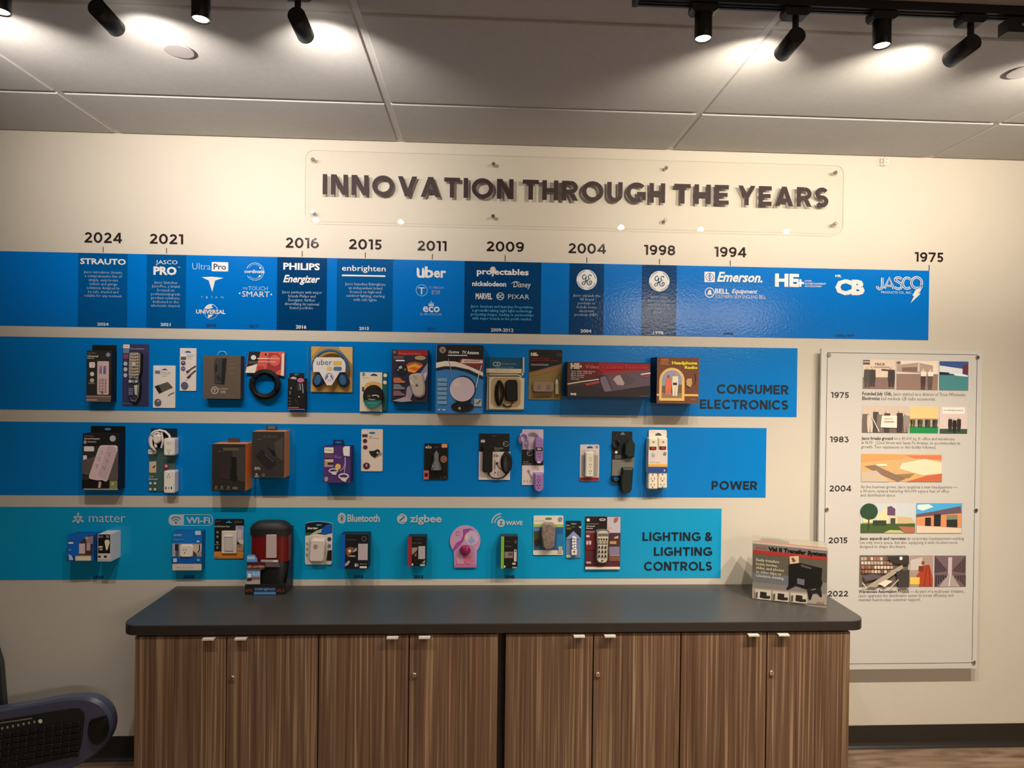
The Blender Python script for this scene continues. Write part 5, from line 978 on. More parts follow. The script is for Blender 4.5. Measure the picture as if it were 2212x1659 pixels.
part('card'); f.Y = .006; BOX(1052, 172, 1500, 600, .005, BB, (148, 136, 150)); part('black_band'); BOX(1052, 598, 1500, 930, .006, BB, (12, 11, 13)); part('white_card'); SOL([(1050, 930), (1510, 930), (1510, 1092), (1312, 1092), (1312, 1345), (1050, 1345)], .006, BB, (158, 148, 150)); f.Y = .006; G.layer = 0
part('printed_title'); T('Surge', 1080, 840, 1190, 870, (106, 110, 104), .01); T('Protector', 1080, 880, 1252, 912, (106, 110, 104), .01); RING(1212, 670, 58, 54, 12, (110, 112, 108), 20, 0, 330); LN([(1160, 665), (1215, 665)], 12, (110, 112, 108)); LN([(1190, 1050), (1215, 1110), (1260, 1200)], 26, (110, 98, 106)); E(1190, 1050, 30, 26, (100, 88, 96), 8); T('3 ft', 1370, 985, 1405, 1030, (90, 84, 84), 0)
for cx in (1105, 1170, 1240): E(cx, 1255, 16, 22, (130, 122, 126), 6)
part('strip_body', label='lilac strip head'); SOL([(1320, 430)]+arc(1410, 420, 90, 85, 180, 360, 8)+[(1500, 800)]+arc(1415, 800, 85, 90, 0, 180, 8), .034, .0065, LIL, .005); f.Y = .034; G.layer = 0; R(1340, 548, 1482, 625, (22, 20, 20)); R(1368, 562, 1455, 608, (120, 112, 112)); outlet(1412, 715, 62, (44, 20, 44)); E(1408, 860, 44, 26, (150, 128, 160), 12); f.Y = .03
part('strip_end', label='lilac strip end'); SOL([(1312, 1095), (1505, 1095), (1505, 1400)]+arc(1408, 1400, 97, 90, 0, 180, 8), .034, .0065, LIL, .005); f.Y = .034; G.layer = 0; outlet(1410, 1205, 56, (44, 20, 44), -1); E(1408, 1280, 12, 14, (44, 20, 44), 8); outlet(1408, 1375, 60, (44, 20, 44)); f.Y = .03
part('cord', label='lilac cord'); TUB(arc(1085, 370, 90, 120, 130, 420, 14), 24, .018, (142, 122, 152)); TUB(arc(1280, 340, 108, 100, 180, 350, 12), 20, .016, (112, 98, 116)); TUB([(1180, 380), (1200, 480), (1190, 590)], 20, .02, (130, 112, 138)); TUB([(1060, 450), (1090, 590)], 20, .018, (120, 100, 130))
part('plug', label='lilac plug'); SOL([(1020, 330), (1085, 330), (1095, 420), (1060, 450), (1015, 410)], .036, .02, (140, 112, 156), .003); end()
f = Frame(1230, 910, 9.617, .02, (420, 860))
begin('outlet_blister', 'small white blister pack with a red bottom edge holding a white outlet strip', 'blister pack', f)
part('card'); BOX(218, 485, 618, 1238, .006, BB, (152, 146, 146), 26); f.Y = .006; G.layer = 0; part('card_print'); R(218, 1165, 615, 1232, (104, 22, 28), 16); E(565, 532, 30, 28, (140, 92, 92)); T('3-Outlet', 250, 592, 415, 615, (130, 126, 122), 0); R(250, 700, 320, 1140, (110, 112, 120)); R(505, 700, 590, 1140, (120, 112, 106)); polyp([(352, 556), (372, 530), (420, 516), (470, 530), (490, 556)], (16, 50, 96))
part('outlet_strip', label='white three-outlet strip'); f.Y = .02; BOX(335, 640, 505, 1160, .030, .0065, (170, 164, 152), 20, .004); f.Y = .030; G.layer = 0
for cy in (790, 920, 1055): outlet(438, cy, 50, (90, 80, 72))
part('clear_blister'); BOX(300, 600, 560, 1165, .034, .0062, M['clear'], 40, .006); end()
f = Frame(1230, 910, 9.617, .03, (1120, 830)); DKG = (16, 24, 22)
begin('dark_power_strip', 'very dark green power strip hanging on a grey and black card', 'power strip', f)
part('card'); f.Y = .006; BOX(890, 212, 1305, 800, .006, BB, (12, 16, 16), 12); part('grey_card'); SOL([(890, 800), (1100, 800), (1220, 762), (1345, 762), (1335, 968), (1105, 968), (1100, 1130), (890, 1130)], .010, BB, (84, 82, 76)); G.layer = 0
part('card_print'); E(1270, 465, 24, 26, (100, 110, 112)); polyp([(1222, 605), (1262, 592), (1312, 630), (1290, 648), (1228, 642)], (150, 84, 72)); E(970, 643, 28, 28, (176, 172, 160)); R(940, 700, 1070, 780, (58, 58, 58)); LN([(1000, 250), (940, 360)], 8, (50, 56, 56)); LN([(1180, 250), (1260, 380)], 8, (44, 50, 48)); polyp([(1040, 285), (1100, 212), (1150, 285)], (70, 90, 104)); E(940, 1050, 24, 20, (50, 46, 44), 8)
part('strip_head', label='dark strip head'); SOL([(1160, 480), (1230, 410), (1320, 400), (1370, 480), (1350, 750), (1230, 765), (1150, 700)], .036, .0105, DKG, .005)
part('strip_body', label='long dark strip body'); SOL([(1108, 970), (1328, 970), (1305, 1400)]+arc(1190, 1400, 115, 110, 0, 180, 8)+[(1068, 1250)], .036, .0105, (14, 20, 18), .006)
part('cord', label='dark cord'); TUB([(905, 440), (920, 520), (985, 560), (1050, 470), (1000, 380)], 22, .016, (30, 38, 40)); TUB([(900, 1140), (895, 1200), (960, 1250), (1040, 1210), (1060, 1150)], 34, .014, (12, 16, 16)); end()
f = Frame(1230, 910, 9.617, .04, (1830, 800)); CW = (170, 160, 146)
begin('twin_power_strip', 'white pair of outlet strips with red switches, rightmost of the middle row', 'power strip', f)
for k, (x0, x1, y0, y1) in enumerate(((1645, 1838, 350, 1412), (1850, 2035, 345, 1395))):
    part('outlet_strip', label='white outlet strip'); BOX(x0, y0, x1, y1, .048, .010, CW, 18, .004); f.Y = .048; G.layer = 0
    cx = (x0+x1)/2; E(cx, 432, 28, 26, (120, 116, 98)); yb = 1250
    for yy in (1112, 1240, 1368): E(cx-4, yy-k*6, 14, 14, (52, 46, 42), 8)
    for yy in (1185, 1310): R(cx-40, yy-22, cx-28, yy+22, (96, 88, 80)); R(cx+26, yy-22, cx+38, yy+22, (96, 88, 80))
    part('rocker_switch', True, 'red rocker switch'); BOX(cx-68, 528-k*8, cx+66, 594-k*8, .051, .0478, (30, 18, 18)); BOX(cx-40, 536-k*8, cx+44, 586-k*8, .054, .0508, (120, 30, 24)); f.Y = .04
part('wrap_label', label='paper wrap with orange and blue stripes'); BOX(1640, 600, 2038, 1070, .0505, .006, (158, 150, 146)); f.Y = .0505; G.layer = 0; R(1640, 890, 2038, 945, (196, 126, 48)); R(1640, 948, 2038, 1070, (26, 50, 104)); T('6', 1705, 648, 1775, 748, (110, 106, 126), .0); E(1980, 675, 34, 38, (84, 90, 110)); T('Outlet Strips', 1670, 832, 1885, 870, (140, 130, 134), .0); E(1975, 1020, 18, 26, (130, 140, 190), 5); T('2 pack', 1680, 990, 1780, 1010, (70, 84, 130), 0); f.Y = .04
part('header_card', label='white header with hang hole'); f.Y = .012; BOX(1650, 180, 2022, 350, .012, .006, (166, 158, 150), 30); G.layer = 0; polyp([(1770, 290), (1790, 262), (1840, 235), (1890, 262), (1915, 290), (1880, 300), (1800, 300)], (50, 52, 56)); polyp([(1745, 195), (1900, 195), (1880, 240), (1780, 240)], (190, 188, 184)); 
part('side_cord', label='white cord'); TUB([(1625, 360), (1615, 480), (1618, 900)], 16, .02, (140, 136, 140)); end()
# ================================================================ row three (lighting)
LUM[0] = .42
f = Frame(130, 1095, 9.759, .07, (440, 860))
begin('smart_plug_box', 'blue box with printed white smart plugs, leftmost of the lowest row', 'box', f)
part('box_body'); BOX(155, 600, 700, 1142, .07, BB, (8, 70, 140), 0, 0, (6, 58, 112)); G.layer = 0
part('picture_print'); polyp([(400, 770), (520, 640), (600, 600), (690, 600), (690, 1030), (400, 1030)], (46, 36, 44)); polyp([(530, 640), (600, 625), (690, 610), (690, 780), (560, 760)], (110, 92, 98)); E(560, 655, 36, 30, (130, 120, 112)); R(400, 770, 530, 985, (148, 132, 134), 10); R(560, 760, 640, 920, (132, 116, 122), 8); polyp([(320, 1035), (420, 1005), (660, 1010), (660, 1035)], (110, 66, 58)); R(325, 1035, 658, 1130, (164, 154, 128), 12)
part('printed_title'); R(178, 740, 282, 776, (160, 166, 180), 8); E(215, 905, 30, 22, (40, 110, 170)); R(160, 1040, 320, 1142, (6, 40, 96)); polyp([(190, 1000), (222, 1000), (265, 1045), (290, 1112), (195, 1118)], (130, 145, 165)); T('smart plug', 175, 650, 340, 690, (30, 90, 150), 0)
end()
f = Frame(130, 1095, 9.759, .075, (930, 850))
begin('smart_bulb_box', 'white box with a black face and a printed white bulb, lowest row', 'box', f)
part('box_body'); BOX(790, 575, 1072, 1150, .075, BB, (140, 140, 146), 0, 0, (150, 148, 150)); G.layer = 0
part('picture_print'); R(802, 580, 1055, 978, (12, 11, 11)); SOLB = (164, 156, 132); polyp([(935, 740), (950, 700), (990, 685), (1030, 700), (1047, 745), (1030, 800), (1008, 880), (985, 920), (965, 880), (950, 800)], SOLB); T('BR30', 805, 605, 908, 650, (130, 124, 118), .0); R(968, 595, 1035, 650, (96, 90, 88)); R(815, 822, 898, 862, (140, 138, 128)); R(830, 880, 898, 910, (140, 138, 128)); R(802, 985, 1055, 1110, (150, 146, 138)); R(808, 1022, 862, 1068, (26, 24, 24)); R(930, 1022, 990, 1068, (26, 24, 24))
end()
f = Frame(350, 1095, 9.758, .035, (530, 920)); 
begin('smart_outlet_box', 'blue and white box with a white square plug on its front, lowest row', 'box', f)
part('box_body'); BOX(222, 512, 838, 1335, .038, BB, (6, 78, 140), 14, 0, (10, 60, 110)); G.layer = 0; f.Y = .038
part('card_print'); R(222, 1200, 838, 1335, (150, 140, 132), 16); R(222, 1060, 838, 1198, (4, 62, 124)); R(222, 770, 838, 1045, (110, 104, 104)); R(222, 775, 275, 1040, (120, 120, 134)); R(275, 780, 350, 920, (28, 26, 32)); R(290, 920, 355, 1040, (66, 58, 76)); polyp([(650, 800), (838, 775), (838, 900), (770, 1000), (650, 900)], (146, 132, 118)); polyp([(650, 920), (720, 980), (740, 1040), (620, 1030)], (50, 40, 34)); LN([(795, 790), (795, 900), (760, 965)], 24, (22, 20, 24)); T('smart', 245, 560, 420, 615, (96, 140, 180), .02); T('plug mini', 245, 662, 455, 705, (80, 120, 165), .01); R(702, 500, 820, 590, (130, 150, 170), 10); E(765, 725, 32, 22, (120, 150, 180)); R(245, 1080, 322, 1160, (140, 146, 156), 16); T('matter ready', 310, 1245, 670, 1285, (130, 116, 106), .0); E(775, 1115, 40, 34, (50, 120, 150), 8)
part('smart_plug', label='white square smart plug'); BOX(365, 800, 640, 1060, .046, .0382, (164, 156, 146), 46, .003); f.Y = .046; G.layer = 0; outlet(480, 935, 60, (70, 56, 54)); end()
f = Frame(350, 1095, 9.758, .02, (1415, 670))
begin('motion_switch_card', 'black and orange card holding a white paddle light switch', 'blister pack', f)
part('card'); f.Y = .006; BOX(1105, 255, 1722, 1090, .006, BB, (14, 13, 14), 34); G.layer = 0; f.Y = .006
part('card_print'); R(1105, 938, 1722, 1085, (150, 92, 30), 24); R(1550, 395, 1722, 780, (110, 114, 130)); T('eco', 1600, 420, 1690, 450, (80, 84, 100), .02); R(1585, 480, 1685, 660, (140, 128, 136)); polyp([(1600, 690), (1680, 670), (1722, 690), (1722, 790), (1640, 775)], (150, 140, 130)); polyp([(1570, 730), (1600, 725), (1650, 780), (1570, 780)], (18, 17, 20)); R(1575, 790, 1722, 930, (118, 92, 78)); LN([(1590, 835), (1650, 820), (1660, 850)], 14, (60, 40, 34)); T('ultrapro', 1125, 285, 1240, 315, (84, 80, 76), 0); T('sensor', 1525, 290, 1690, 340, (70, 68, 60), .0); T('In-Wall Motion Timer', 1120, 392, 1435, 425, (150, 148, 140), .01); polyp([(1335, 335), (1412, 285), (1485, 335)], (20, 106, 150))
for cy in (530, 625, 745, 855): E(1175, cy, 26, 30, (92, 96, 84), 6)
T('Control', 1118, 775, 1225, 800, (110, 110, 100), 0); T('2 in 1', 1118, 1030, 1210, 1058, (90, 34, 16), .02); T('Motion Sensing', 1235, 1015, 1650, 1045, (170, 104, 50), .0)
part('switch_plate', label='white switch plate'); BOX(1250, 510, 1568, 985, .016, .0062, (150, 142, 134), 8, .002); part('paddle_switch', True); BOX(1310, 600, 1495, 935, .020, .0158, (140, 132, 128), 6, .002); BOX(1318, 600, 1485, 632, .0225, .0195, (186, 180, 170)); end()
f = Frame(640, 1095, 9.759, .02, (470, 760))
begin('night_light_card', 'white card with a dark arched top holding a white sensor night light', 'blister pack', f)
part('card'); f.Y = .006; SOL([(188, 350), (300, 322), (470, 310), (640, 325), (760, 352), (758, 1180), (735, 1215), (215, 1215), (188, 1180)], .006, BB, (156, 150, 140)); G.layer = 0; f.Y = .006
part('card_print'); polyp([(189, 352), (300, 323), (470, 311), (640, 326), (759, 352), (757, 550), (600, 590), (400, 560), (190, 600)], (10, 14, 18)); polyp([(520, 460), (640, 370), (759, 352), (757, 550), (620, 585), (490, 560)], (6, 58, 124)); polyp([(280, 590), (420, 500), (540, 460), (520, 540), (420, 560)], (120, 136, 110)); polyp([(190, 540), (320, 540), (290, 592), (190, 600)], (34, 60, 26)); T('Energizer', 228, 422, 462, 482, (170, 166, 156), .04, .3); E(475, 380, 66, 20, (56, 96, 124), 12); E(698, 675, 42, 42, (24, 40, 66)); E(700, 820, 38, 44, (76, 80, 112), 6); polyp([(665, 920), (752, 905), (752, 1130), (640, 1130)], (16, 20, 20)); R(640, 1145, 752, 1210, (150, 148, 140), 20)
for cy in (765, 880, 1000): R(212, cy-25, 250, cy+25, (112, 112, 90), 8)
part('night_light', label='white sensor night light'); SOL([(290, 720), (330, 690), (580, 700), (600, 760), (575, 1130), (545, 1165), (290, 1160), (262, 1120)], .032, .0065, (158, 148, 142), .005); part('light_sensor', True, 'round grey sensor'); L_ = f.loc(408, 830, .033); tube(G.mb, [f.q(L_, 408, 830)+Vector((0, .002, 0)), f.q(L_, 408, 830)+Vector((0, -.002, 0))], 44*L_[3].x, K((112, 104, 100)), 16)
part('clear_blister'); BOX(250, 640, 655, 1185, .036, .0062, M['clear'], 60, .007); end()
f = Frame(640, 1095, 9.759, .06, (1250, 900))
begin('dimmer_box', 'black box with a blue left stripe and a printed white panel, lowest row', 'box', f)
part('box_body'); BOX(945, 582, 1522, 1308, .06, BB, (12, 12, 16), 0, 0, (10, 22, 28)); G.layer = 0
part('blue_stripe'); R(945, 582, 1030, 1308, (0, 62, 130)); part('picture_print'); R(1305, 775, 1498, 1120, (130, 122, 124)); LN([(1500, 770), (1500, 1125)], 8, (160, 156, 156)); polyp([(1045, 880), (1130, 840), (1240, 860), (1200, 920), (1100, 1050), (1060, 1000)], (96, 54, 34)); polyp([(1095, 910), (1145, 890), (1160, 950), (1110, 960)], (190, 160, 120)); polyp([(1180, 950), (1270, 850), (1280, 920), (1200, 955)], (120, 120, 118)); polyp([(1085, 1045), (1160, 1015), (1250, 1025), (1250, 1048)], (120, 118, 116)); polyp([(1030, 1250), (1040, 1190), (1110, 1125), (1145, 1145), (1100, 1220)], (120, 112, 120)); E(1258, 1225, 20, 40, (140, 140, 130)); E(1300, 1225, 16, 34, (110, 112, 100)); RING(1428, 668, 44, 48, 12, (84, 76, 72)); T('smart dimmer', 1055, 675, 1265, 700, (84, 82, 84), 0); T('Bluetooth', 1350, 1185, 1490, 1210, (130, 128, 124), 0); R(1342, 1245, 1495, 1288, (150, 150, 142), 10); end()
f = Frame(840, 1095, 9.759, .05, (620, 940))
begin('dimmer_box', 'small black box with a red left stripe and a printed white switch', 'box', f)
part('box_body'); BOX(408, 625, 785, 1250, .05, BB, (12, 11, 12), 0, 0, (14, 26, 30)); G.layer = 0
part('red_stripe'); R(408, 625, 482, 1250, (112, 22, 22)); part('picture_print'); R(622, 825, 765, 1098, (124, 118, 124), 6); R(688, 940, 698, 985, (84, 80, 96)); polyp([(480, 860), (605, 850), (590, 920), (490, 1010)], (104, 96, 92)); polyp([(540, 1000), (590, 960), (580, 1050), (540, 1040)], (92, 62, 44)); R(485, 1190, 515, 1235, (186, 180, 170), 10); polyp([(700, 1180), (765, 1110), (765, 1190)], (110, 104, 98)); R(665, 1205, 765, 1240, (140, 138, 132), 8); T('smart', 565, 665, 698, 695, (56, 54, 54), 0); T('dimmer switch', 495, 740, 688, 768, (84, 80, 78), 0); end()
f = Frame(840, 1095, 9.759, .008, (1610, 840)); PNK = (140, 104, 130)
begin('pink_night_light_card', 'pink round-headed card with a glossy magenta ball light', 'blister pack', f)
part('card'); SOL(arc(1608, 715, 322, 320, 140, 400, 26)+[(1850, 1275), (1385, 1275), (1372, 950)], .008, BB, PNK); f.Y = .008; G.layer = 0
part('card_print'); polyp([(1340, 900), (1420, 760), (1520, 700), (1560, 600), (1560, 480), (1620, 470), (1700, 500), (1600, 640), (1560, 740), (1440, 860), (1380, 930)], (110, 50, 106)); RING(1455, 560, 42, 40, 14, (112, 66, 110), 16, 30, 340); polyp([(1560, 470), (1700, 450), (1780, 480), (1560, 492)], (76, 64, 120)); E(1740, 660, 150, 150, (140, 122, 146), 20); polyp([(1600, 640), (1640, 560), (1680, 620), (1640, 700)], (160, 136, 96)); polyp([(1660, 740), (1740, 600), (1820, 720), (1720, 790)], (104, 112, 150)); polyp([(1560, 1040), (1700, 1010), (1780, 1130), (1700, 1210), (1600, 1180)], (150, 76, 104)); polyp([(1420, 1060), (1560, 1030), (1600, 1200), (1440, 1200)], (146, 106, 122)); R(1385, 1215, 1850, 1275, (138, 76, 112))
part('ball_light', label='glossy magenta ball'); DOME(1610, 915, 116, 112, .017, .0145, flat((.30, .015, .10), .15)); part('clear_blister'); SOL([(1410, 900), (1480, 820), (1740, 820), (1800, 900), (1830, 1230), (1400, 1230)], .030, .0082, M['clear'], .005); end()
f = Frame(1040, 1095, 9.617, .05, (580, 940))
begin('dimmer_box', 'small black box with a lime green left stripe in the lowest row', 'box', f)
part('box_body'); BOX(405, 612, 752, 1280, .05, BB, (12, 11, 12), 0, 0, (30, 34, 34)); G.layer = 0
part('green_stripe'); R(405, 612, 468, 1280, (84, 124, 36)); part('picture_print'); R(675, 880, 732, 1138, (136, 130, 138), 24); E(705, 915, 20, 20, (60, 62, 90), 8); R(480, 930, 655, 1060, (96, 82, 74)); R(560, 950, 640, 1010, (60, 46, 48)); R(645, 1158, 712, 1198, (140, 138, 128), 8); R(645, 1245, 740, 1270, (120, 118, 112), 6); E(487, 1238, 14, 26, (190, 186, 170), 8); E(705, 725, 32, 40, (46, 46, 42), 12); T('smart', 495, 700, 605, 728, (64, 62, 52), 0); T('dimmer', 490, 790, 620, 835, (70, 70, 64), 0); end()
f = Frame(1040, 1095, 9.617, .01, (1390, 590))
begin('camo_light_card', 'white, green and blue card with a camouflage patterned light in a clear blister', 'blister pack', f)
part('card'); BOX(1078, 185, 1698, 998, .006, BB, (158, 152, 142), 22); f.Y = .006; G.layer = 0
part('card_print'); R(1085, 360, 1698, 420, (110, 130, 74)); R(1085, 420, 1698, 895, (24, 62, 104)); polyp([(1085, 500), (1240, 470), (1240, 880), (1085, 780)], (46, 46, 34)); polyp([(1095, 700), (1180, 660), (1240, 760), (1130, 840)], (26, 26, 20)); R(1085, 435, 1210, 500, (66, 92, 130)); R(1560, 560, 1690, 860, (20, 84, 124)); E(1390, 242, 74, 22, (56, 84, 88), 12); RING(1632, 255, 40, 42, 12, (84, 88, 112)); E(1632, 255, 26, 28, (96, 100, 130), 12); T('lighted tape', 1125, 265, 1330, 295, (130, 126, 118), .0); R(1600, 820, 1680, 960, (130, 118, 108)); T('LED', 1600, 385, 1655, 410, (150, 170, 120), .0)
part('camo_light', label='camouflage night light'); cam_ = noisy('camouflage_print', (.08, .055, .045), (.42, .34, .29), 60, .4, detail=1); f.Y = .02; SOL([(1250, 420), (1310, 350), (1480, 350), (1550, 420), (1530, 620), (1520, 820), (1460, 890), (1350, 900), (1290, 840), (1250, 620)], .032, .0065, cam_, .006)
part('clear_blister'); SOL([(1225, 400), (1300, 330), (1490, 330), (1565, 400), (1545, 880), (1460, 915), (1310, 915), (1240, 860)], .038, .0062, M['clear'], .006); end()
f = Frame(1040, 1095, 9.617, .01, (1910, 680))
begin('flashlight_card', 'narrow black card with a beaded white LED stick in a clear pointed blister', 'blister pack', f)
part('card'); BOX(1755, 292, 2070, 640, .006, BB, (12, 13, 18), 14); part('lower_card'); BOX(1760, 640, 2055, 1055, .0055, BB, (84, 96, 130)); f.Y = .006; G.layer = 0
part('card_print'); E(1912, 350, 66, 20, (56, 90, 104), 12); T('lime', 1760, 360, 1830, 395, (150, 146, 120), .0); T('lights', 1870, 395, 1945, 425, (120, 118, 70), .0, .2); polyp([(2010, 410), (2065, 400), (2065, 450)], (140, 146, 140)); R(1765, 425, 1860, 470, (70, 66, 16)); R(1770, 995, 1860, 1050, (150, 148, 104)); polyp([(1765, 640), (1910, 500), (2040, 620), (2040, 660), (1765, 660)], (96, 106, 140))
part('light_stick', label='beaded white light stick'); f.Y = .014; BOX(1880, 620, 1972, 900, .016, .0065, (136, 140, 146), 30, .002)
for cy in (650, 700, 760, 815, 870): DOME(1948, cy, 26, 26, .016, .006, (190, 188, 186))
for cy in (640, 705, 770, 835): DOME(1895, cy, 20, 26, .016, .005, (176, 174, 172))
part('stick_base', True, 'white stick base'); BOX(1870, 900, 1985, 1005, .02, .0065, (172, 164, 156), 10, .002); f.Y = .02; G.layer = 0; E(1930, 930, 20, 24, (84, 50, 46), 8)
part('clear_blister'); SOL([(1762, 640), (1800, 570), (1915, 490), (2030, 580), (2050, 700), (2040, 1050), (1765, 1050)], .026, .0062, M['clear'], .004); end()
f = Frame(1240, 1095, 9.762, .02, (610, 760))
begin('remote_timer_card', 'dark red picture card holding a pale grey keypad remote, rightmost of the lowest row', 'blister pack', f)
part('card'); f.Y = .008; BOX(240, 205, 978, 1318, .008, BB, (62, 24, 28), 12); f.Y = .008; G.layer = 0
part('card_print'); R(242, 208, 690, 495, (18, 12, 12)); R(692, 208, 972, 560, (136, 130, 140)); polyp([(830, 260), (870, 215), (930, 225), (910, 300), (870, 340), (830, 330)], (110, 70, 60)); polyp([(700, 400), (800, 420), (780, 480), (700, 470)], (146, 118, 100)); R(750, 545, 972, 830, (52, 30, 36)); polyp([(840, 640), (930, 605), (930, 660), (850, 665)], (150, 118, 96)); R(750, 720, 890, 780, (136, 104, 60)); R(735, 835, 960, 1000, (92, 84, 104)); R(750, 1005, 965, 1025, (136, 112, 104)); R(735, 1030, 972, 1140, (84, 56, 46)); R(242, 500, 450, 545, (88, 66, 70)); R(242, 545, 460, 900, (74, 20, 24)); R(242, 1258, 972, 1312, (160, 150, 140), 14); E(290, 272, 36, 36, (160, 156, 148)); RING(590, 265, 60, 18, 14, (164, 158, 150)); T('Universal', 250, 385, 435, 415, (160, 156, 148), .02, .15); T('Remote', 250, 430, 395, 460, (160, 156, 148), .02, .15); R(250, 345, 510, 362, (90, 80, 78)); R(250, 590, 325, 635, (150, 138, 138), 12); R(255, 708, 298, 790, (146, 130, 132), 6); R(312, 708, 358, 790, (146, 130, 132), 6); R(258, 1145, 360, 1190, (130, 112, 116), 8)
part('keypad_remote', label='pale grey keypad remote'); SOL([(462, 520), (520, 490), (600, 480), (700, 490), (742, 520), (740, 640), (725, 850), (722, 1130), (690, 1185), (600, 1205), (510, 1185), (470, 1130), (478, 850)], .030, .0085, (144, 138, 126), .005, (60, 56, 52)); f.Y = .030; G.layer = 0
part('remote_buttons', True, 'dark rubber buttons'); R(500, 560, 718, 618, (76, 72, 62))
for i in range(4): E(522+i*54, 682, 19, 22, (30, 27, 26), 10)
for j in range(2):
    for i in range(3): R(502+i*72, 718+j*44, 555+i*72, 740+j*44, (90, 84, 78) if not j else (62, 54, 52), 6)
for j in range(3):
    for i in range(3): E(530+i*68, 850+j*92, 19, 34, (30, 25, 25), 10)
E(598, 1128, 22, 20, (50, 46, 44), 8)
part('clear_blister'); BOX(440, 470, 765, 1225, .036, .0082, M['clear'], 80, .006); end()

# ================================================================ lantern pack on the counter
LUM[0] = .42
f = Frame(510, 1100, 8.293, .125); f.ac = (520, 1350)
begin('lantern_pack', 'red camping lantern in an open dark display box on the counter', 'lantern', f)
ZB = ZC+.0002
def Yx(cx, Y): return f.loc(cx, 1450, Y)[2].x
def Zx(cy, Y): return f.loc(520, cy, Y)[2].z
part('tray'); xa, xb_ = Yx(160, .125), Yx(885, .125); zt_ = Zx(1352, .125)
bx(G.mb, xa, -.125, ZB, xb_, -.018, zt_, K((16, 16, 14)))
f.Y = .125; G.layer = 0
part('tray_print'); R(318, 1395, 715, 1530, (24, 36, 56)); T('enbrighten', 340, 1405, 700, 1460, (84, 124, 160), .0); R(322, 1480, 715, 1525, (56, 92, 132)); T('475', 172, 1430, 290, 1480, (110, 46, 34), .01); T('65.3', 735, 1430, 860, 1480, (110, 46, 34), .01)
part('side_panel'); x2 = Yx(1065, .03); xs1 = xb_-.001
ztp = Zx(300, .03)
G.mb.add([(xs1, -.12, zt_), (xs1, -.018, zt_), (xs1, -.018, ztp), (xs1, -.055, ztp), (xs1-.0005, -.085, Zx(1000, .08))], [(0, 1, 2, 3, 4)], K((12, 22, 40)))
G.mb.add([(xs1+.002, -.12, zt_), (xs1+.002, -.018, zt_), (xs1+.002, -.018, ztp), (xs1+.002, -.055, ztp), (xs1+.0015, -.085, Zx(1000, .08))], [(4, 3, 2, 1, 0)], K((12, 22, 40)))
part('back_panel'); bx(G.mb, xa+.008, -.020, zt_+.0003, xs1-.001, -.017, ztp, K((40, 16, 20)))
f.Y = .075; cyl = .070
def ov(cx, cy, Y=.07): return f.loc(cx, cy, Y)[2]
part('lantern_body', label='dark red lantern body')
a = ov(265, 900); b = ov(985, 450); xc = (a.x+b.x)/2; rw = (b.x-a.x)/2*.98
rr_ = min(rw, .046); red = flat((.16, .008, .008), .25)
def ring_sec(z, k): return [(xc+rw*k*math.copysign(abs(math.cos(t*math.pi/14))**.75, math.cos(t*math.pi/14)), -.068+rr_*k*math.copysign(abs(math.sin(t*math.pi/14))**.75, math.sin(t*math.pi/14)), z) for t in range(28)]
def lathe(secs, m, smooth=True):
    vs = [p for s_ in secs for p in s_]; n = 28
    G.mb.add(vs, [(i*n+j, i*n+(j+1) % n, (i+1)*n+(j+1) % n, (i+1)*n+j) for i in range(len(secs)-1) for j in range(n)], m, smooth)
    G.mb.add(secs[0]+secs[-1], [tuple(reversed(range(n))), tuple(range(n, 2*n))], m)
z1_, z0_ = ov(0, 448).z, ov(0, 905).z
lathe([ring_sec(z0_, .98), ring_sec(z1_, 1)], red)
part('lantern_cap', label='black lantern top'); ztop = ov(0, 215).z
lathe([ring_sec(z1_, 1.03), ring_sec(z1_+(ztop-z1_)*.55, 1.02), ring_sec(z1_+(ztop-z1_)*.8, .92), ring_sec(ztop, .70)], M['blackm'])
for k in range(3): z_ = z1_+(ztop-z1_)*(.15+.16*k); lathe([ring_sec(z_, 1.045), ring_sec(z_+.003, 1.045)], M['blackm'])
part('light_tube', label='white light tube'); a2 = ov(530, 880, .118); b2 = ov(722, 455, .118); slab(G.mb, rrect(a2.x, a2.z, b2.x, b2.z, .004), -.1175, -.105, K((128, 116, 114)), .002)
part('lantern_base', label='black lantern base'); lathe([ring_sec(zt_+.0005, .96), ring_sec(zt_+(z0_-zt_)*.75, .98), ring_sec(z0_-.0003, .9)], M['black'])
f.Y = .119; G.layer = 0; part('base_trim', label='grey trim'); polyp([(440, 900), (740, 900), (790, 1035), (430, 1035)], (66, 58, 58)); R(440, 905, 755, 945, (120, 110, 108), 16); E(700, 930, 50, 14, (190, 186, 182), 12)
part('sign_card'); f.Y = .1235; SOL([(190, 830), (240, 808), (330, 815), (375, 880), (380, 945), (520, 945), (520, 1060), (435, 1095), (435, 1345), (190, 1345)], .1245, .1232, (60, 56, 60)); f.Y = .1245; G.layer = 0
part('card_print'); polyp([(190, 835), (240, 812), (330, 818), (372, 880), (378, 942), (190, 942)], (60, 108, 168)); T('50%', 198, 845, 332, 895, (150, 180, 200), .03); R(190, 948, 518, 1058, (50, 14, 16)); T('LED LANTERN', 198, 1005, 500, 1048, (160, 120, 84), .01); R(190, 1100, 433, 1340, (110, 104, 112)); R(192, 1102, 432, 1200, (70, 110, 160)); T('BLUE', 300, 1125, 420, 1185, (140, 170, 200), .01); polyp([(210, 1150), (270, 1145), (265, 1220), (215, 1220)], (190, 186, 180)); polyp([(200, 1230), (290, 1225), (280, 1290), (200, 1300)], (40, 22, 22)); R(290, 1215, 432, 1250, (96, 60, 62)); polyp([(192, 1290), (432, 1260), (432, 1340), (192, 1340)], (120, 116, 108)); end('stand')

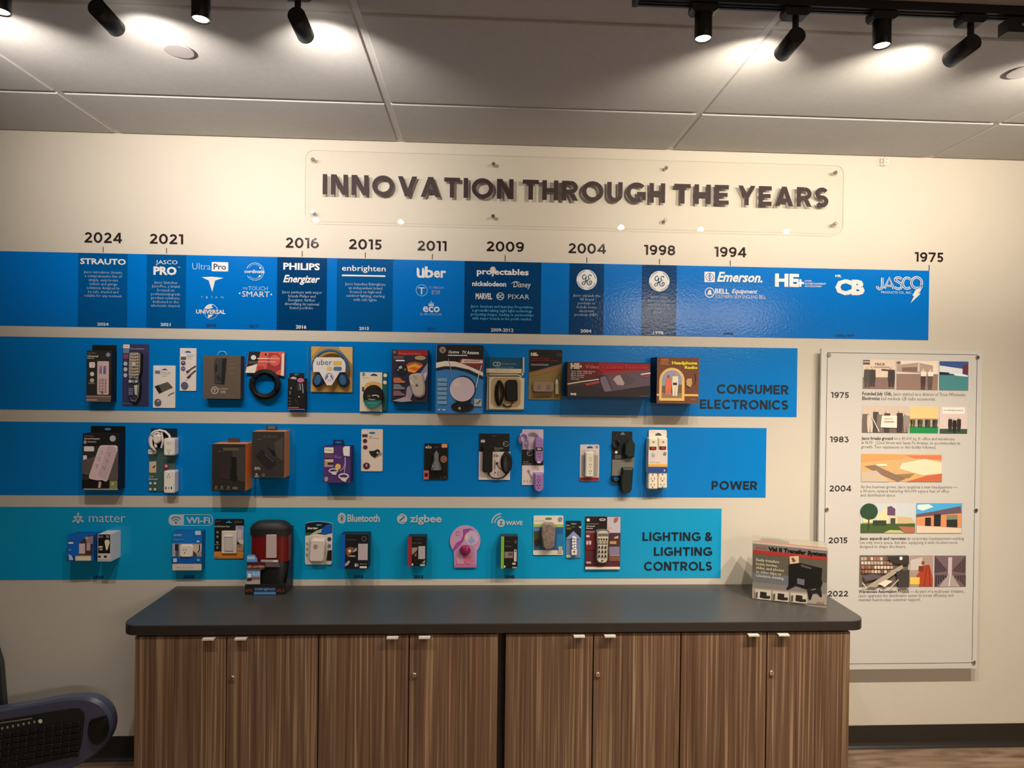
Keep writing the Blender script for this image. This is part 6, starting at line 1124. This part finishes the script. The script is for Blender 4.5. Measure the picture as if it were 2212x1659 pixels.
# ================================================================ transfer system box on the counter, turned to the right
LUM[0] = .85
A0 = onZ(1624.5, 1293, ZC+.0002); A1 = onZ(1785.5, 1313.5, ZC+.0002); u_ = (A1-A0); wv = u_.length; u_ = u_.normalized(); n_ = Vector((-u_.y, u_.x, 0))
v_ = onY(1626, 1172, -A0.y); hv = v_.z-A0.z; dv = .135
B0, B1 = A0+n_*dv, A1+n_*dv
if max(B0.y, B1.y) > -.012: dv -= max(B0.y, B1.y)+.012; B0, B1 = A0+n_*dv, A1+n_*dv
f = Frame(1600, 1130, 7.9, -A0.y)
begin('film_transfer_box', 'grey and red box standing turned on the right end of the counter', 'box', f)
part('box_body'); up = Vector((0, 0, hv)); CBX = K((150, 140, 128))
G.mb.add([A0, A1, B1, B0, A0+up, A1+up, B1+up, B0+up], [(0, 1, 5, 4), (1, 2, 6, 5), (2, 3, 7, 6), (3, 0, 4, 7), (3, 2, 1, 0)], CBX); G.mb.add([A0+up, A1+up, B1+up, B0+up], [(0, 1, 2, 3)], K((150, 142, 126)))
def nf(x, y):
    s_ = (x-200)/1272; t_ = (y-(328+112*s_))/(965+48*s_); return s_, t_
G.fr = PFrame(nf, A0+up, u_*wv, Vector((0, 0, -hv))); G.fr.N = -n_; G.layer = 0
part('front_print')
def Q(pts, c): polyp(pts, c)
def sk(x0, y0, x1, y1, c): Q([(x0, y0+.088*(x0-200)), (x1, y0+.088*(x1-200)), (x1, y1+.088*(x1-200)), (x0, y1+.088*(x0-200))], c)
sk(202, 332, 1470, 345, (190, 180, 165)); sk(202, 350, 1470, 450, (120, 112, 112)); sk(202, 450, 1470, 512, (170, 50, 44)); sk(202, 515, 1470, 1285, (92, 88, 76))
sk(202, 900, 1470, 1285, (128, 122, 116)); sk(202, 840, 1000, 1000, (104, 108, 116)); sk(202, 1100, 1470, 1285, (150, 142, 132))
def nf2(x, y): s_ = (x-200)/1272; return s_, (y-328)/965
fr0 = G.fr; G.fr = PFrame(nf2, A0+up, u_*wv, Vector((0, 0, -hv))); G.fr.N = -n_
part('printed_title'); T('Vid II Transfer System', 475, 370, 1455, 460, (14, 12, 12), .05); T('JASCO', 250, 372, 455, 425, (160, 84, 84), .02)
PARA(['Easily transfers', 'home movies,', 'slides, and photos', 'to video tape or', 'television viewing.'], 262, 755, 585, 905, (186, 178, 158), 'l', .02); T('JASCO', 1300, 1200, 1430, 1245, (160, 84, 76), .02)
G.fr = fr0
part('picture_print'); Q([(830, 700), (1020, 670), (1390, 760), (1380, 950), (1400, 1020), (1370, 1110), (1150, 1130), (940, 1060), (830, 1050)], (20, 17, 16)); Q([(830, 1050), (960, 1060), (820, 1135), (795, 1120)], (24, 20, 20)); Q([(1140, 1100), (1370, 1090), (1395, 1250), (1370, 1255), (1310, 1190), (1240, 1200), (1210, 1305), (1175, 1300)], (30, 26, 28)); Q([(975, 935), (1100, 955), (1095, 1060), (975, 1030)], (96, 96, 112)); Q([(1030, 690), (1210, 745), (1205, 780), (1035, 735)], (76, 72, 66)); Q([(840, 560), (995, 548), (1000, 670), (845, 690)], (196, 178, 150)); Q([(870, 590), (905, 575), (950, 640), (900, 660)], (120, 66, 40)); Q([(1210, 1130), (1290, 1110), (1290, 1125), (1215, 1145)], (120, 116, 124))
for x0 in (255, 560, 868):
    d_ = .088*(x0-255); Q([(x0, 1128+d_), (x0+275, 1152+d_), (x0+278, 1318+d_), (x0, 1290+d_)], (186, 180, 168)); Q([(x0+90, 1165+d_), (x0+200, 1180+d_), (x0+200, 1240+d_), (x0+260, 1240+d_), (x0+262, 1290+d_), (x0+170, 1290+d_), (x0+80, 1270+d_)], (40, 32, 30)); Q([(x0+10, 1180+d_), (x0+45, 1170+d_), (x0+40, 1280+d_), (x0+8, 1285+d_)], (84, 66, 54))
part('top_print'); G.fr = None
def top(pts, c): G.mb.add([A0+up+Vector((0, 0, .0006))+u_*wv*a+n_*dv*b for a, b in pts], [tuple(range(len(pts)))], K(c))
top([(0, .1), (1, .1), (1, .28), (0, .28)], (150, 92, 80))
G.mb.add([A0+up+Vector((0, 0, .0009))+u_*wv*a+n_*dv*b for a, b in ((.1, .35), (.5, .3), (.5, .6), (.35, .8), (.12, .75))], [(0, 1, 2, 3, 4)], K((118, 112, 96)))
part('shrink_wrap'); o_ = .0018
c_ = [A0-u_*o_-n_*o_, A1+u_*o_-n_*o_, B1+u_*o_+n_*o_, B0-u_*o_+n_*o_]; up2 = up+Vector((0, 0, o_))
G.mb.add([p+Vector((0, 0, .0003)) for p in c_]+[p+up2 for p in c_], [(0, 1, 5, 4), (1, 2, 6, 5), (2, 3, 7, 6), (3, 0, 4, 7), (4, 5, 6, 7)], M['clear'])
end('stand')

# ================================================================ keyboard package on the floor at the left
LUM[0] = .12
KY = .30
f = Frame(0, 1450, 6.144, KY)
f.ac = (900, 800)
begin('keyboard_display', 'large blue keyboard with black keys and an oval trackball, lower left corner', 'keyboard', f)
part('keyboard_shell', label='grey-blue moulded shell')
outl = [(-2600, 880), (-2000, 780), (-900, 650), (0, 520), (400, 460), (750, 395), (1000, 372), (1180, 375), (1320, 425), (1430, 520), (1490, 650), (1500, 780), (1470, 900), (1400, 1020), (1300, 1130), (1160, 1230), (1000, 1310), (700, 1420), (200, 1560), (-800, 1760), (-1700, 1900), (-2400, 1920), (-2750, 1700), (-2800, 1200)]
for _ in range(2): outl = [q_ for i_ in range(len(outl)) for q_ in ((outl[i_-1][0]*.75+outl[i_][0]*.25, outl[i_-1][1]*.75+outl[i_][1]*.25), (outl[i_-1][0]*.25+outl[i_][0]*.75, outl[i_-1][1]*.25+outl[i_][1]*.75))]
SH = noisy('grey_blue_plastic', (.075, .085, .145), (.09, .10, .17), 120, .35)
SOL(outl, KY, KY-.045, SH, .012)
f.Y = KY; G.layer = 0
part('key_bed', label='black key area'); SOL([(-2400, 1020), (-900, 840), (0, 660), (400, 600), (760, 545), (980, 515), (1060, 518), (1120, 570), (1130, 640), (1095, 980), (1050, 1120), (980, 1160), (600, 1240), (0, 1370), (-1200, 1600), (-2300, 1780)], KY+.004, KY+.0002, M['blackm'])
part('keys', label='rows of black keys'); f.Y = KY+.004
for r_ in range(6):
    for k in range(24):
        x = 1010-k*115-r_*6; yy = 705+r_*80+(1010-x)*.155
        if yy > 545+(1060-x)*.16+90 and yy < 1130+(1010-x)*.21: 
            BOX(x-48, yy-36, x+48, yy+36, KY+.011, KY+.0042, M['black'], 12, .002)
part('indicator_dots', label='pale indicator dots'); f.Y = KY+.0045; G.layer = 0
for k in range(7): E(458-k*70, 665+k*13, 13, 18, (66, 66, 60), 10)
E(540, 655, 28, 28, (92, 90, 80), 14); LN([(-200, 700), (60, 665), (430, 615)], 14, (52, 52, 48))
part('trackball', label='black oval trackball'); SOL([(1180, 665), (1270, 640), (1385, 612), (1410, 690), (1420, 780), (1395, 890), (1340, 970), (1260, 1008), (1200, 985), (1150, 920), (1135, 820), (1150, 720)], KY+.016, KY+.0002, flat((.006, .006, .007), .2), .012)
part('clear_bubble', label='clear plastic cover'); SOL(outl, KY+.022, KY+.0005, M['clear'], .01); end('stand')
f = Frame(0, 1240, 5.183, .10)
begin('grey_panel', 'dark grey upright panel at the left edge, behind the keyboard', 'panel', f)
part('panel_sheet'); a = f.loc(0, 1000, .10)[2]; b = f.loc(42, 1500, .10)[2]
SOL_ = [(a.x-.28, 0.001), (b.x+.012, 0.001), (b.x, b.z), (a.x, a.z), (a.x-.03, a.z+.10), (a.x-.30, a.z+.10)]
slab(G.mb, SOL_, -.10, -.075, flat((.035, .042, .045), .5)); end('stand')
